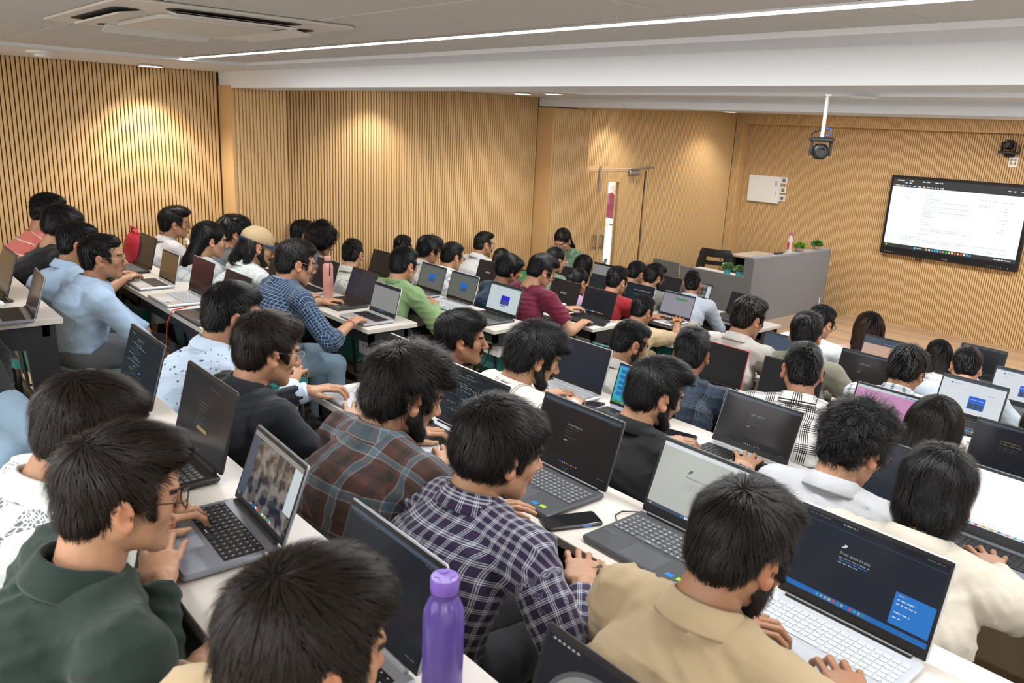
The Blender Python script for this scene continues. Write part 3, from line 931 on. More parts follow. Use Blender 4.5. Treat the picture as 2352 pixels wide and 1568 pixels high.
    if kind == 'arc':
        r = [(0, .95, 1, 1, 'black')]
        for i in range(6):
            r += [(.04 + i * .035, .965, .06 + i * .035, .985, 'text')]
        for i in range(24):
            a0, a1 = math.pi * i / 24, math.pi * (i + 1) / 24
            for (ra, rb, kk) in ((.26, .29, 'textdim'), (.29, .33, 'grey'), (.33, .36, 'textdim')):
                r.append(('poly', [(.42 + ra * math.cos(a0), .35 + ra * 1.5 * math.sin(a0)), (.42 + rb * math.cos(a0), .35 + rb * 1.5 * math.sin(a0)), (.42 + rb * math.cos(a1), .35 + rb * 1.5 * math.sin(a1)), (.42 + ra * math.cos(a1), .35 + ra * 1.5 * math.sin(a1))], kk))
        return 'black', r, []
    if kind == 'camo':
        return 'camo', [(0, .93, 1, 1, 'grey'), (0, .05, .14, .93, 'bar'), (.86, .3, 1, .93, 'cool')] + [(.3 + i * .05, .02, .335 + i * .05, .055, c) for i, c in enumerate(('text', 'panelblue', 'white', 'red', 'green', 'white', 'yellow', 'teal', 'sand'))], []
    if kind == 'dark':
        return 'black', chrome_dark() + tl(.36, .55, .15, .01, 'textdim') + tl(.36, .48, .1, .008, 'textdim'), []
    return kind, [], []


_keyme = {}


def laptop(row, x, yo, w, shell, keyc, scr, label, tilt=17, yaw=0.0, near=False, h=None, logo=None, sticker=True, notop=False, rim=None):
    d = w * 0.665
    h = h or w * 0.645
    z = ZD[row]
    t = thing('laptop', label, 'laptop', (x, YD[row] + yo, z), math.radians(yaw), 'open laptops on the desks')
    body = SHELL[shell]
    th = 0.018
    base = MB().rbox(-w / 2, w / 2, -d, 0.012, 0.003, th, r=0.010).obj('base', body, t, smooth=True)
    ky0, ky1 = -d * 0.55, -d * 0.10
    kw = w * (0.46 if w > .34 else .44)
    MB().box(-kw, kw, ky0, ky1, th - .0005, th + 0.0004).obj('keyboard_well', body if keyc in ('white', 'graphite', 'silver') and shell != 'silver' else KEYM['black'], base)
    rows_, cols = 6, (17 if w > .34 else 14)
    kh = (ky1 - ky0) / rows_
    cw = 2 * kw / cols
    km = KEYM[keyc]
    kk = (keyc, round(cw, 4))
    if kk not in _keyme:
        a = MB().rbox(-cw * .43, cw * .43, -kh * .42, kh * .42, 0, 0.0018, r=.0018, seg=1)
        if near and keyc != 'silver':
            a.box(-cw * .10, cw * .06, -kh * .06, kh * .14, 0.0018, 0.00195, 1)
        _keyme[kk] = a.mesh('key', [km, LEGEND if keyc != 'white' else KEYM['silver']])
    joined = MB()
    for r in range(rows_):
        c = 0
        while c < cols:
            span = 1
            if r == 0 and 4 <= c < 9:
                span = 5
            sx = -kw + cw * (c + span / 2)
            sy = ky0 + kh * (r + .5)
            if near:
                link('key', _keyme[kk], base, (sx, sy, th + .0004), None, (span if span == 1 else span * 1.03, 1, 1))
            else:
                e_ = cw * span * .5 - cw * .07
                joined.box(sx - e_, sx + e_, sy - kh * .42, sy + kh * .42, th + .0004, th + .0022)
            c += span
    if not near:
        joined.obj('keyboard', km, base)
    MB().rbox(-w * .16, w * .16, -d * .95, -d * .61, th - .0006, th + .0006, r=.006).obj('trackpad', PADM[shell], base)
    if sticker and w > .33:
        MB().rbox(w * .24, w * .24 + .022, -d * .90, -d * .90 + .016, th, th + .0006, r=.002).obj('sticker', mat('sticker_blue', (.01, .16, .5), .4), base)
        MB().rbox(w * .33, w * .33 + .022, -d * .88, -d * .88 + .014, th, th + .0006, r=.002).obj('sticker', mat('sticker_green', (.25, .5, .02), .4), base)
    MB().tube([(-w * .42, .006, th + .002), (w * .42, .006, th + .002)], .006, 8).obj('hinge', BEZ if shell != 'silver' else SHELL['silver'], base)
    # lid
    lid = link('lid', MB().rbox(-w / 2, w / 2, 0.0, 0.007, 0.004, h, r=0.009, axis='y').mesh('lid', rim or body, True), t, (0, 0.010, th - .002), (-math.radians(tilt), 0, 0))
    MB().box(-w / 2 + .003, w / 2 - .003, -.0006, .0004, .006, h - .003).obj('bezel', BEZ, lid)
    bx, bt, bb = .009, .012, (.030 if w > .33 else .02)
    u0, u1, v0, v1 = -w / 2 + bx, w / 2 - bx, bb, h - bt
    bg, rects, texts = content(scr)
    s_ = MB()
    keys = [bg]

    def mi(k_):
        if k_ not in keys:
            keys.append(k_)
        return keys.index(k_)
    PU = lambda u: u0 + (u1 - u0) * u
    PV = lambda v: v0 + (v1 - v0) * v
    s_.add([(u0, -.0009, v0), (u1, -.0009, v0), (u1, -.0009, v1), (u0, -.0009, v1)], [(0, 1, 2, 3)], 0)
    dz = -.0012
    for r in rects:
        if r[0] == 'poly':
            s_.add([(PU(a), dz, PV(b)) for a, b in r[1]], [(0, 1, 2, 3)], mi(r[2]))
            continue
        a, b, c, d_, k_ = r
        dz -= .000004
        s_.add([(PU(a), dz, PV(b)), (PU(c), dz, PV(b)), (PU(c), dz, PV(d_)), (PU(a), dz, PV(d_))], [(0, 1, 2, 3)], mi(k_))
    for (st, u, v, sz, k_) in texts:
        vv, ff = text_geo(st, sz * (v1 - v0))
        s_.add([(PU(u) + a, dz - .0001, PV(v) + b) for a, b in vv], ff, mi(k_))
    s_.obj('screen', [SCR[k_] for k_ in keys], lid)
    if logo:
        if logo == 'V':
            g_ = MB()
            for sx in (-1, 1):
                g_.add([(sx * .013, -.0012, bb - .007), (sx * .008, -.0012, bb - .007), (sx * 0, -.0012, bb - .019), (sx * .0, -.0012, bb - .014)][::sx], [(0, 1, 2, 3)])
            g_.obj('logo', mat('logo_grey', (.25, .27, .3), .3, .6), lid)
        else:
            vv, ff = text_geo(logo, .014)
            cx = sum(a for a, b in vv) / len(vv)
            MB().add([(a - cx, -.0012, b + .009) for a, b in vv], ff).obj('logo', mat('logo_grey', (.25, .27, .3), .3, .6), lid)
    if near and logo == 'V':
        vv, ff = text_geo('VICTUS', .011)
        MB().add([(a - w * .46, b - d * .68, th + .0003) for a, b in vv], ff).obj('lettering', MATS['logo_grey'], base)
    return t


B = laptop
B(1, -4.66, .20, .34, 'black', 'black', 'brown', 'black laptop at the left frame edge on the rearmost left desk')
B(1, -4.12, .23, .30, 'space', 'black', 'maroon', 'thin silver-blue laptop beside the white earbud case', yaw=-4)
B(2, -5.80, .24, .345, 'black', 'graphite', 'brown', 'black laptop in front of the red bag', tilt=14)
B(2, -5.22, .21, .30, 'silver', 'black', 'wood', 'slim silver laptop with a wavy brown wallpaper', tilt=12)
B(2, -4.72, .23, .345, 'silver', 'silver', 'maroon', 'silver laptop with a dark screen beside the red cable', tilt=12)
B(2, -4.24, .22, .345, 'darkgrey', 'black', 'brown', 'dark grey laptop at the aisle end beside the red cable')
B(3, -5.87, .28, .345, 'black', 'black', 'black', 'black laptop in front of the tan cap man')
B(3, -5.13 - .06, .30, .33, 'white', 'black', 'brown', 'pale laptop just left of the pink bottle')
B(3, -4.70, .30, .335, 'darkgrey', 'black', 'navy', 'matte black laptop just right of the pink bottle', tilt=20)
B(3, -4.25, .22, .31, 'silver', 'black', 'grey', 'small laptop with a grey screen under the navy check man hand', tilt=14)
B(4, -6.02, .30, .34, 'brown', 'black', 'brown', 'brown laptop behind the grey dotted shirt man')
B(4, -5.66, .30, .33, 'silver', 'black', 'navy', 'silver-rimmed laptop just left of the green shirt man')
B(4, -5.25, .30, .345, 'space', 'graphite', 'site_dim', 'laptop with a greenish page in front of the green shirt man', tilt=16)
B(4, -4.82, .29, .345, 'white', 'white', 'site_dim', 'white laptop with a dim page and blue card, under a green sleeve hand', tilt=15, logo='hp')
B(4, -4.32, .28, .35, 'graphite', 'black', 'site_cool', 'grey laptop with a glowing pale page and royal blue card', tilt=16)
B(5, -5.72, .30, .34, 'brown', 'black', 'button', 'dark laptop with a small white button in front of the white shirt men')
B(5, -5.16, .30, .34, 'black', 'black', 'green', 'dark laptop in front of the navy tee man')
B(5, -4.69, .28, .345, 'black', 'black', 'button', 'black laptop with a small white button by the maroon tee man')
B(5, -4.27, .26, .345, 'black', 'black', 'dock', 'black laptop with a row of coloured icons by the maroon tee man', tilt=15)
B(6, -5.74, .28, .33, 'black', 'black', 'brown', 'dark laptop in front of the woman with white glasses')
B(6, -5.10, .22, .34, 'black', 'black', 'tealdark', 'black laptop in front of the woman in lavender')
B(6, -4.64, .22, .34, 'silver', 'black', 'terminal', 'laptop with a dark green terminal in front of the red polo man', tilt=15)
B(6, -4.19, .20, .345, 'silver', 'black', 'lilac', 'silver laptop with a lilac-grey page under an arm with an orange wristband', tilt=17)
B(7, -6.04, .27, .33, 'black', 'black', 'grey', 'laptop with a grey page near the door')
B(7, -5.66, .30, .33, 'black', 'black', 'grey', 'laptop with a pale page half hidden by the front row heads')
B(7, -5.15, .30, .34, 'black', 'black', 'black', 'black laptop in front of the olive shirt man with beard')
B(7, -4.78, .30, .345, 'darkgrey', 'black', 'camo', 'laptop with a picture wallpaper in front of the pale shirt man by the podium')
B(7, -4.20, .22, .34, 'darkgrey', 'graphite', 'tealdark', 'dark laptop standing alone at the aisle end of the front left desk', yaw=-12)
B(1, -2.70, .26, .345, 'darkgrey', 'black', 'code', 'dark laptop full of code lines at the aisle end of the nearest desk', tilt=16)
B(1, -2.13, .26, .36, 'black', 'graphite', 'list', 'thick black gaming laptop in front of the floral shirt man', tilt=14, near=True, logo='V')
B(1, -1.67, .235, .305, 'space', 'black', 'camo', 'space grey laptop with a camouflage patterned screen under the dark green shirt man hand', tilt=20, near=True, yaw=-3)
B(1, -1.14, .22, .325, 'silver', 'black', 'dark', 'silver laptop with a black screen just left of the purple bottle', tilt=17, near=True)
B(1, -0.62, .27, .305, 'black', 'black', 'arc', 'black laptop with a pale arc wallpaper right of the purple bottle', tilt=16)
B(2, -2.60, .24, .345, 'white', 'white', 'tealdark', 'white laptop beside a phone at the aisle end of the second desk', tilt=22)
B(2, -2.11, .21, .345, 'white', 'black', 'code', 'white laptop with a dark page in front of the brown plaid man', tilt=18, near=True)
B(2, -1.65, .265, .355, 'graphite', 'graphite', 'password', 'graphite laptop with a dark sign-up page in front of the purple check man', tilt=17, near=True, logo='V')
B(2, -1.16, .275, .358, 'graphite', 'graphite', 'dino_light', 'graphite laptop with a pale grey page, next to the flat black phone', tilt=20, near=True, logo='V')
B(2, -0.685, .225, .358, 'white', 'white', 'dino_dark', 'large white laptop with a dark page and blue panel by the beige polo man', tilt=16, near=True)
B(3, -2.55, .245, .345, 'silver', 'silver', 'navy', 'silver laptop with a blank navy screen in front of the striped shirt man', tilt=15, logo='hp')
B(3, -2.13, .20, .31, 'silver', 'black', 'teal', 'laptop with a bright teal seaside wallpaper', tilt=16)
B(3, -1.58, .235, .345, 'silver', 'black', 'password', 'silver laptop with a dark sign-up page under the black shirt man hands', tilt=21, near=True)
B(3, -1.02, .22, .345, 'space', 'black', 'navy', 'blue-grey laptop in front of the curly haired man in white')
B(3, -0.66, .27, .345, 'space', 'black', 'bright', 'laptop with a brilliant white page by the man with a black bob', tilt=22)
B(4, -2.46, .29, .34, 'black', 'black', 'darkgrey', 'dark laptop with a red edge behind the blue tartan shirt man', tilt=12, rim=mat('red_rim', (.45, .02, .02), .4))
B(4, -2.03, .30, .345, 'darkgrey', 'black', 'darkgrey', 'dark laptop in front of the man in white and black checks', tilt=13)
B(4, -1.52, .29, .345, 'darkgrey', 'black', 'pink', 'laptop with a pink page', tilt=17)
B(4, -0.94, .215, .36, 'black', 'black', 'password_gold', 'black laptop with small gold text in front of the woman with round glasses', tilt=16)
B(5, -2.63, .29, .33, 'darkgrey', 'black', 'bar', 'laptop with a blue-grey page in front of the cream shirt man', tilt=15)
B(5, -2.09, .30, .345, 'black', 'black', 'password', 'laptop with a dark sign-up page in front of the khaki shirt man', tilt=15)
B(5, -1.49, .30, .345, 'darkgrey', 'black', 'site', 'laptop with a white page and blue card behind the round glasses woman', tilt=18)
B(6, -2.40, .28, .34, 'darkgrey', 'black', 'sand', 'laptop with a sand coloured page beside the long brown hair', tilt=17)
B(6, -1.50, .22, .345, 'graphite', 'graphite', 'site', 'laptop with a white page and blue card at the right frame edge', tilt=17)
B(7, -2.06, .21, .33, 'darkgrey', 'black', 'dark', 'laptop with a black page nearest the wooden platform', tilt=15)

# ================================================================ SMALL THINGS ON THE DESKS
def phone(row, x, yo, yaw, label, side=None, ln=.158, case=BLKP):
    t = thing('phone', label, 'phone', (x, YD[row] + yo, ZD[row]), math.radians(yaw), 'phones lying on the desks')
    MB().rbox(-.038, .038, -ln / 2, ln / 2, 0.0, .011, r=.011).obj('case', case, t, smooth=True)
    MB().rbox(-.0345, .0345, -ln / 2 + .004, ln / 2 - .004, .0108, .0116, r=.009).obj('screen', mat('phone_glass', (.012, .012, .014), .08), t)
    if side:
        MB().box(.0375, .0388, .02, .045, .004, .009).obj('button', side, t)
    return t


phone(2, -2.745, .075, -38, 'dark phone in a pale blue frame at the aisle end of the second desk', case=mat('phone_bluegrey', (.16, .21, .25), .4))
phone(2, -1.425, .085, -22, 'thick black phone with a blue side button between two graphite laptops', mat('blue_button', (.08, .22, .6), .4), .17)
phone(3, -2.36, .15, -55, 'black phone just right of the silver laptop on the third desk')
phone(3, -1.88, .19, -75, 'black phone lying by the black shirt man left hand')
phone(5, -4.12, .13, -70, 'black phone in front of the laptop with coloured icons')
phone(6, -4.43, .10, -70, 'black phone between two silver laptops behind the podium')
phone(2, -0.58, .035, -35, 'phone peeping in at the bottom edge under the large white laptop', case=mat('phone_rose', (.5, .38, .40), .35))
phone(1, -4.52, .19, -80, 'dark phone beside the white earbud case', ln=.14)
t = MB()
t.rbox(-.03, .03, -.025, .025, 0, .024, r=.022, seg=6)
tag(t.obj('earbud_case', WHITEP, None, (-4.40, YD[1] + .16, ZD[1]), smooth=True), 'glossy white earbud case on the rearmost left desk', 'earbud case')

bt = thing('water_bottle', 'translucent purple water bottle with a purple screw cap on the nearest desk', 'bottle', (-0.925, YD[1] + .245, ZD[1]))
PURP = mat('purple_plastic', (.115, .075, .34), .18, alpha=.93, spec=.6)
MB().lathe([(.030, 0), (.0335, .006), (.0345, .03), (.0345, .165), (.033, .18), (.026, .197), (.0215, .204), (.0215, .213)], 28).obj('body', PURP, bt, smooth=True)
MB().lathe([(.0215, .206), (.0225, .208), (.0225, .213)], 28).obj('neck_ring', PURP, bt, smooth=True)
cap = MB().lathe([(.0225, .214), (.0235, .216), (.0235, .238), (.0222, .2405), (.012, .2395), (0.001, .2385)], 28).obj('cap', mat('purple_cap', (.21, .115, .50), .32), bt, smooth=True)
for i in range(3):
    a = i * 2.094
    MB().tube([(0.018 * math.cos(a), .018 * math.sin(a), .2400), (.010 * math.cos(a + .5), .010 * math.sin(a + .5), .2402), (.018 * math.cos(a + 1.05), .018 * math.sin(a + 1.05), .2400)], .0012, 6).obj('cap_rib', MATS['purple_cap'], cap)
pk = thing('water_bottle', 'salmon pink metal flask with a black strap on the third left desk', 'bottle', (-4.98, YD[3] + .25, ZD[3]))
PINKB = mat('pink_enamel', (.62, .29, .25), .38)
MB().lathe([(.034, 0), (.036, .005), (.036, .205), (.033, .222), (.024, .235), (.0225, .240)], 28).obj('body', PINKB, pk, smooth=True)
MB().lathe([(.0225, .247), (.024, .249), (.024, .277), (.022, .280), (.001, .281)], 28).obj('cap', PINKB, pk, smooth=True)
MB().lathe([(.0255, .239), (.0255, .247)], 24).obj('collar_ring', BLKP, pk)
MB().tube([(.025, .0, .243), (.04, -.004, .24), (.043, -.008, .20), (.042, -.01, .15)], .004, 6).obj('strap', BLKP, pk)
# cables
CABR = mat('red_cable', (.55, .04, .03), .45)
zz = ZD[2]
tag(MB().tube([(-4.50, YD[2] + .10, zz + .012), (-4.40, YD[2] + .05, zz + .03), (-4.42, YD[2] - .01, zz + .02), (-4.45, YD[2] - .035, zz - .06), (-4.46, YD[2] - .045, zz - .2), (-4.47, YD[2] - .05, zz - .33)], .0035, 8).obj('charging_cable', CABR, None, smooth=True),
    'thin red cable hanging over the desk edge', 'cable')
zz = ZD[2] + .006
tag(MB().tube([(-1.27, YD[2] + .20, zz + .01), (-1.345, YD[2] + .19, zz), (-1.375, YD[2] + .215, zz), (-1.38, YD[2] + .25, zz), (-1.35, YD[2] + .285, zz), (-1.29, YD[2] + .30, zz), (-1.22, YD[2] + .315, zz)], .0022, 8).obj('usb_cable', BLK, None, smooth=True),
    'short black cable looping beside the pale-page graphite laptop', 'cable')
cb = thing('power_cord', 'black plug and cord hanging from the socket box under a left desk', 'cord', (-4.17, YD[4] + .085, ZD[4] - .155))
MB().lathe([(.012, -.02), (.02, -.01), (.02, .012), (.008, .02)], 12).obj('plug', BLKP, cb, smooth=True)
MB().tube([(0, 0, -.018), (.0, -.01, -.06), (-.02, -.02, -.12), (-.08, -.02, -.17), (-.15, .0, -.2)], .005, 8).obj('cord', BLKP, cb, smooth=True)
tag(MB().tube([(-5.12, YD[3] + .2, ZD[3] + .008), (-5.05, YD[3] + .17, ZD[3] + .008), (-4.98, YD[3] + .16, ZD[3] + .008), (-4.93, YD[3] + .13, ZD[3] + .008), (-4.88, YD[3] + .17, ZD[3] + .008)], .008, 8).obj('charger_cable', BLK, None, smooth=True),
    'black charger cable lying at the foot of the pink flask', 'cable')
# red bag on the second left desk
rb = thing('handbag', 'red zipped bag standing behind a black laptop on the left', 'bag', (-6.08, YD[2] + .30, ZD[2]))
REDF = mat('red_fabric', (.42, .012, .03), .7, bump=.3, bscale=60)
bm_ = MB()
V, F = [], []
for j, (zz, wx, wy) in enumerate(((0, .13, .06), (.05, .15, .075), (.15, .14, .06), (.2, .11, .03), (.215, .10, .012))):
    for s_ in range(16):
        a = 2 * math.pi * s_ / 16
        V.append((wx * math.copysign(abs(math.cos(a)) ** .6, math.cos(a)), wy * math.copysign(abs(math.sin(a)) ** .7, math.sin(a)), zz + .012 * math.sin(3 * a) * (j > 2)))
for j in range(4):
    for s_ in range(16):
        k2 = (s_ + 1) % 16
        F.append((j * 16 + s_, j * 16 + k2, (j + 1) * 16 + k2, (j + 1) * 16 + s_))
F += [tuple(reversed(range(16))), tuple(range(64, 80))]
bm_.add(V, F)
bm_.obj('pouch', REDF, rb, smooth=True)
MB().tube([(-.08, 0, .21), (-.05, -.01, .25), (.04, -.01, .25), (.08, 0, .21)], .008, 8).obj('handle', REDF, rb, smooth=True)
# notebook and pen on the fourth right desk
nb = thing('notebook', 'green-edged notebook with a blue pen beside the blue tartan shirt man', 'notebook', (-2.27, YD[4] + .2, ZD[4]), math.radians(-20))
MB().rbox(-.09, .09, -.06, .06, 0, .012, r=.003, seg=1).obj('pages', mat('paper', (.75, .75, .72), .8), nb)
MB().box(-.092, .0, -.062, .062, .012, .014).obj('cover', mat('green_cover', (.12, .6, .10), .5), nb)
MB().tube([(.0, -.04, .02), (.06, .07, .03)], .004, 8).obj('pen', mat('pen_blue', (.03, .06, .4), .4), nb)

bp = thing('backpack', 'black backpack standing at the aisle end of the front left desk', 'bag', (-3.66, YD[7] + .05, FL[7]))
pv, pf = [], []
for j, (zz, wx, wy) in enumerate(((0, .14, .09), (.04, .16, .11), (.25, .16, .11), (.38, .13, .09), (.43, .08, .05))):
    for s_ in range(20):
        a = 2 * math.pi * s_ / 20
        pv.append((wx * math.copysign(abs(math.cos(a)) ** .6, math.cos(a)), wy * math.copysign(abs(math.sin(a)) ** .7, math.sin(a)), zz))
for j in range(4):
    for s_ in range(20):
        k2 = (s_ + 1) % 20
        pf.append((j * 20 + s_, j * 20 + k2, (j + 1) * 20 + k2, (j + 1) * 20 + s_))
pf += [tuple(reversed(range(20))), tuple(range(80, 100))]
MB().add(pv, pf).obj('pack_body', mat('bag_black', (.012, .012, .014), .7, bump=.2, bscale=80), bp, smooth=True)
MB().tube([(-.03, 0, .42), (-.02, 0, .46), (.02, 0, .46), (.03, 0, .42)], .008, 8).obj('handle', MATS['bag_black'], bp, smooth=True)
MB().rbox(-.10, .10, -.13, -.105, .05, .2, r=.02).obj('pocket', MATS['bag_black'], bp, smooth=True)

# ================================================================ PEOPLE: distance-field modelling
f32 = np.float32


def rotm(yaw=0, pitch=0, roll=0):
    """degrees; yaw turns left (about +Z), pitch nods down, roll tilts to the person's right"""
    y, p, r = map(math.radians, (yaw, pitch, roll))
    Rz = np.array([[math.cos(y), -math.sin(y), 0], [math.sin(y), math.cos(y), 0], [0, 0, 1]])
    Rx = np.array([[1, 0, 0], [0, math.cos(p), math.sin(p)], [0, -math.sin(p), math.cos(p)]])
    Ry = np.array([[math.cos(r), 0, math.sin(r)], [0, 1, 0], [-math.sin(r), 0, math.cos(r)]])
    return Rz @ Rx @ Ry


def A(*v):
    return np.array(v, dtype=float)


def seg(a, b, ra, rb=None, u=(1, 0, 0), cap=1.0, k=None, op=1):
    """tapered limb from a to b with elliptical section (side, front radii)"""
    a, b = np.asarray(a, float), np.asarray(b, float)
    rb = ra if rb is None else rb
    ra = (ra, ra) if np.isscalar(ra) else ra
    rb = (rb, rb) if np.isscalar(rb) else rb
    d = b - a
    L = np.linalg.norm(d)
    d = d / max(L, 1e-6)
    u = np.asarray(u, float)
    u = u - d * u.dot(d)
    if np.linalg.norm(u) < 1e-3:
        u = np.cross(d, A(0, 1, 0.3))
    u = u / np.linalg.norm(u)
    v = np.cross(d, u)
    R = max(*ra, *rb)
    return dict(t='s', a=a, d=d, L=L, u=u, v=v, ra=ra, rb=rb, cap=cap, lo=np.minimum(a, b) - R, hi=np.maximum(a, b) + R, k=k, op=op)


def ell(c, r, R=None, k=None, op=1):
    c = np.asarray(c, float)
    r = A(r, r, r) if np.isscalar(r) else A(*r)
    R = np.eye(3) if R is None else R
    e = np.abs(R) @ r
    return dict(t='e', c=c, r=r, R=R, lo=c - e, hi=c + e, k=k, op=op)


def pdist(p, P):
    """P: (...,3) float32"""
    if p['t'] == 'e':
        q = (P - p['c'].astype(f32)) @ p['R'].astype(f32)
        r = p['r'].astype(f32)
        k0 = np.sqrt(((q / r) ** 2).sum(-1)) + f32(1e-6)
        k1 = np.sqrt(((q / (r * r)) ** 2).sum(-1)) + f32(1e-6)
        return k0 * (k0 - 1) / k1
    q = P - p['a'].astype(f32)
    t = q @ p['d'].astype(f32)
    x = q @ p['u'].astype(f32)
    y = q @ p['v'].astype(f32)
    s = np.clip(t / p['L'], 0, 1)
    rx = p['ra'][0] + (p['rb'][0] - p['ra'][0]) * s
    ry = p['ra'][1] + (p['rb'][1] - p['ra'][1]) * s
    over = np.maximum(np.maximum(-t, t - p['L']), 0)
    rc = np.minimum(rx, ry) * p['cap'] + f32(1e-6)
    k0 = np.sqrt((x / rx) ** 2 + (y / ry) ** 2 + (over / rc) ** 2)
    k1 = np.sqrt((x / rx ** 2) ** 2 + (y / ry ** 2) ** 2 + (over / rc ** 2) ** 2) + f32(1e-5)
    return np.where(k0 < 0.05, -np.minimum(rx, ry), k0 * (k0 - 1) / k1)


def comb(F, D, k, op):
    if op == 1:
        h = np.clip(.5 + .5 * (F - D) / k, 0, 1)
        return F + (D - F) * h - k * h * (1 - h)
    h = np.clip(.5 - .5 * (F + D) / k, 0, 1)           # smooth subtraction
    return F + (-D - F) * h + k * h * (1 - h)


def evalp(prims, P, k0=.02):
    F = np.full(P.shape[:-1], 1.0, f32)
    for p in prims:
        F = comb(F, pdist(p, P), p['k'] or k0, p['op'])
    return F


def polygonise(prims, h, k0=.02, noise=None, clip=None):
    add = [p for p in prims if p['op'] == 1]
    lo = np.min([p['lo'] for p in add], 0) - 2.5 * h
    hi = np.max([p['hi'] for p in add], 0) + 2.5 * h
    n = np.ceil((hi - lo) / h).astype(int) + 1
    F = np.full(n, 1.0, f32)
    ax = [(lo[i] + h * np.arange(n[i])).astype(f32) for i in range(3)]
    for p in prims:
        k = p['k'] or k0
        i0 = np.maximum(((p['lo'] - k - 2 * h - lo) / h).astype(int), 0)
        i1 = np.minimum(((p['hi'] + k + 2 * h - lo) / h).astype(int) + 2, n)
        if np.any(i1 <= i0):
            continue
        sl = tuple(slice(a, b) for a, b in zip(i0, i1))
        g = np.stack(np.meshgrid(ax[0][sl[0]], ax[1][sl[1]], ax[2][sl[2]], indexing='ij'), -1)
        F[sl] = comb(F[sl], pdist(p, g), k, p['op'])
    if noise is not None or clip is not None:
        near = np.abs(F) < 4 * h + .02
        idx = np.argwhere(near)
        P = (lo + idx * h).astype(f32)
        vals = F[near]
        if noise is not None:
            vals = vals + noise(P)
        if clip is not None:
            vals = np.maximum(vals, clip(P))
        F[near] = vals
        if clip is not None:
            idx = np.argwhere(F < 0)
            P = (lo + idx * h).astype(f32)
            F[tuple(idx.T)] = np.maximum(F[tuple(idx.T)], clip(P))
    return nets(F, lo, h)


_C = [(0, 0, 0), (1, 0, 0), (0, 1, 0), (1, 1, 0), (0, 0, 1), (1, 0, 1), (0, 1, 1), (1, 1, 1)]
_E = [(0, 1), (2, 3), (4, 5), (6, 7), (0, 2), (1, 3), (4, 6), (5, 7), (0, 4), (1, 5), (2, 6), (3, 7)]


def nets(F, lo, h):
    s = F < 0
    n = F.shape
    cnt = np.zeros([m - 1 for m in n], np.int8)
    for c in _C:
        cnt += s[c[0]:n[0] - 1 + c[0], c[1]:n[1] - 1 + c[1], c[2]:n[2] - 1 + c[2]]
    cells = np.argwhere((cnt > 0) & (cnt < 8))
    idx = np.full(cnt.shape, -1, np.int32)
    idx[tuple(cells.T)] = np.arange(len(cells))
    val = np.stack([F[cells[:, 0] + c[0], cells[:, 1] + c[1], cells[:, 2] + c[2]] for c in _C], 1)
    cc = np.array(_C, f32)
    acc = np.zeros((len(cells), 3), f32)
    num = np.zeros((len(cells), 1), f32)
    for a, b in _E:
        va, vb = val[:, a], val[:, b]
        m = ((va < 0) != (vb < 0))[:, None]
        t = (va / np.where(np.abs(va - vb) < 1e-9, 1e-9, va - vb))[:, None]
        acc += np.where(m, cc[a] + (cc[b] - cc[a]) * t, 0)
        num += m
    V = lo + (cells + acc / np.maximum(num, 1)) * h
    Q = []
    for axn in range(3):
        a1, a2 = (axn + 1) % 3, (axn + 2) % 3
        s0 = [slice(None)] * 3
        s1 = [slice(None)] * 3
        s0[axn] = slice(0, n[axn] - 1)
        s1[axn] = slice(1, n[axn])
        ch = s[tuple(s0)] != s[tuple(s1)]
        e = np.argwhere(ch)
        e = e[(e[:, a1] > 0) & (e[:, a2] > 0) & (e[:, a1] < n[a1] - 1) & (e[:, a2] < n[a2] - 1)]
        if not len(e):
            continue
        flip = s[tuple(e.T)]
        o = []
        for (d1, d2) in ((1, 1), (0, 1), (0, 0), (1, 0)):
            c = e.copy()
            c[:, a1] -= d1
            c[:, a2] -= d2
            o.append(idx[tuple(c.T)])
        q = np.stack(o, 1)
        q[~flip] = q[~flip][:, ::-1]
        Q.append(q)
    return V.astype(f32), np.concatenate(Q)


def relax(V, Q, it=1, w=.5):
    for _ in range(it):
        acc = np.zeros_like(V)
        num = np.zeros((len(V), 1), f32)
        for a, b in ((0, 1), (1, 2), (2, 3), (3, 0)):
            np.add.at(acc, Q[:, a], V[Q[:, b]])
            np.add.at(num, Q[:, a], 1)
            np.add.at(acc, Q[:, b], V[Q[:, a]])
            np.add.at(num, Q[:, b], 1)
        V = V * (1 - w) + w * acc / np.maximum(num, 1)
    return V.astype(f32)


def vnormals(V, Q):
    nrm = np.cross(V[Q[:, 2]] - V[Q[:, 0]], V[Q[:, 3]] - V[Q[:, 1]])
    N = np.zeros_like(V)
    for i in range(4):
        np.add.at(N, Q[:, i], nrm)
    return N / (np.linalg.norm(N, axis=1, keepdims=True) + 1e-9)


def mk_mesh(name, V, Q, mats, attrs=None, tris=None):
    me = bpy.data.meshes.new(name)
    V = np.ascontiguousarray(V, f32)
    nq = len(Q)
    me.vertices.add(len(V))
    me.vertices.foreach_set('co', V.ravel())
    me.loops.add(nq * 4)
    me.loops.foreach_set('vertex_index', np.ascontiguousarray(Q, np.int32).ravel())
    me.polygons.add(nq)
    me.polygons.foreach_set('loop_start', np.arange(0, nq * 4, 4, dtype=np.int32))
    me.polygons.foreach_set('use_smooth', np.ones(nq, bool))
    me.update(calc_edges=True)
    for m in (mats if isinstance(mats, (list, tuple)) else [mats]):
        me.materials.append(m)
    for nm, (tp, arr) in (attrs or {}).items():
        at = me.attributes.new(nm, tp, 'POINT')
        at.data.foreach_set('color' if tp == 'FLOAT_COLOR' else 'vector', np.ascontiguousarray(arr, f32).ravel())
    return me


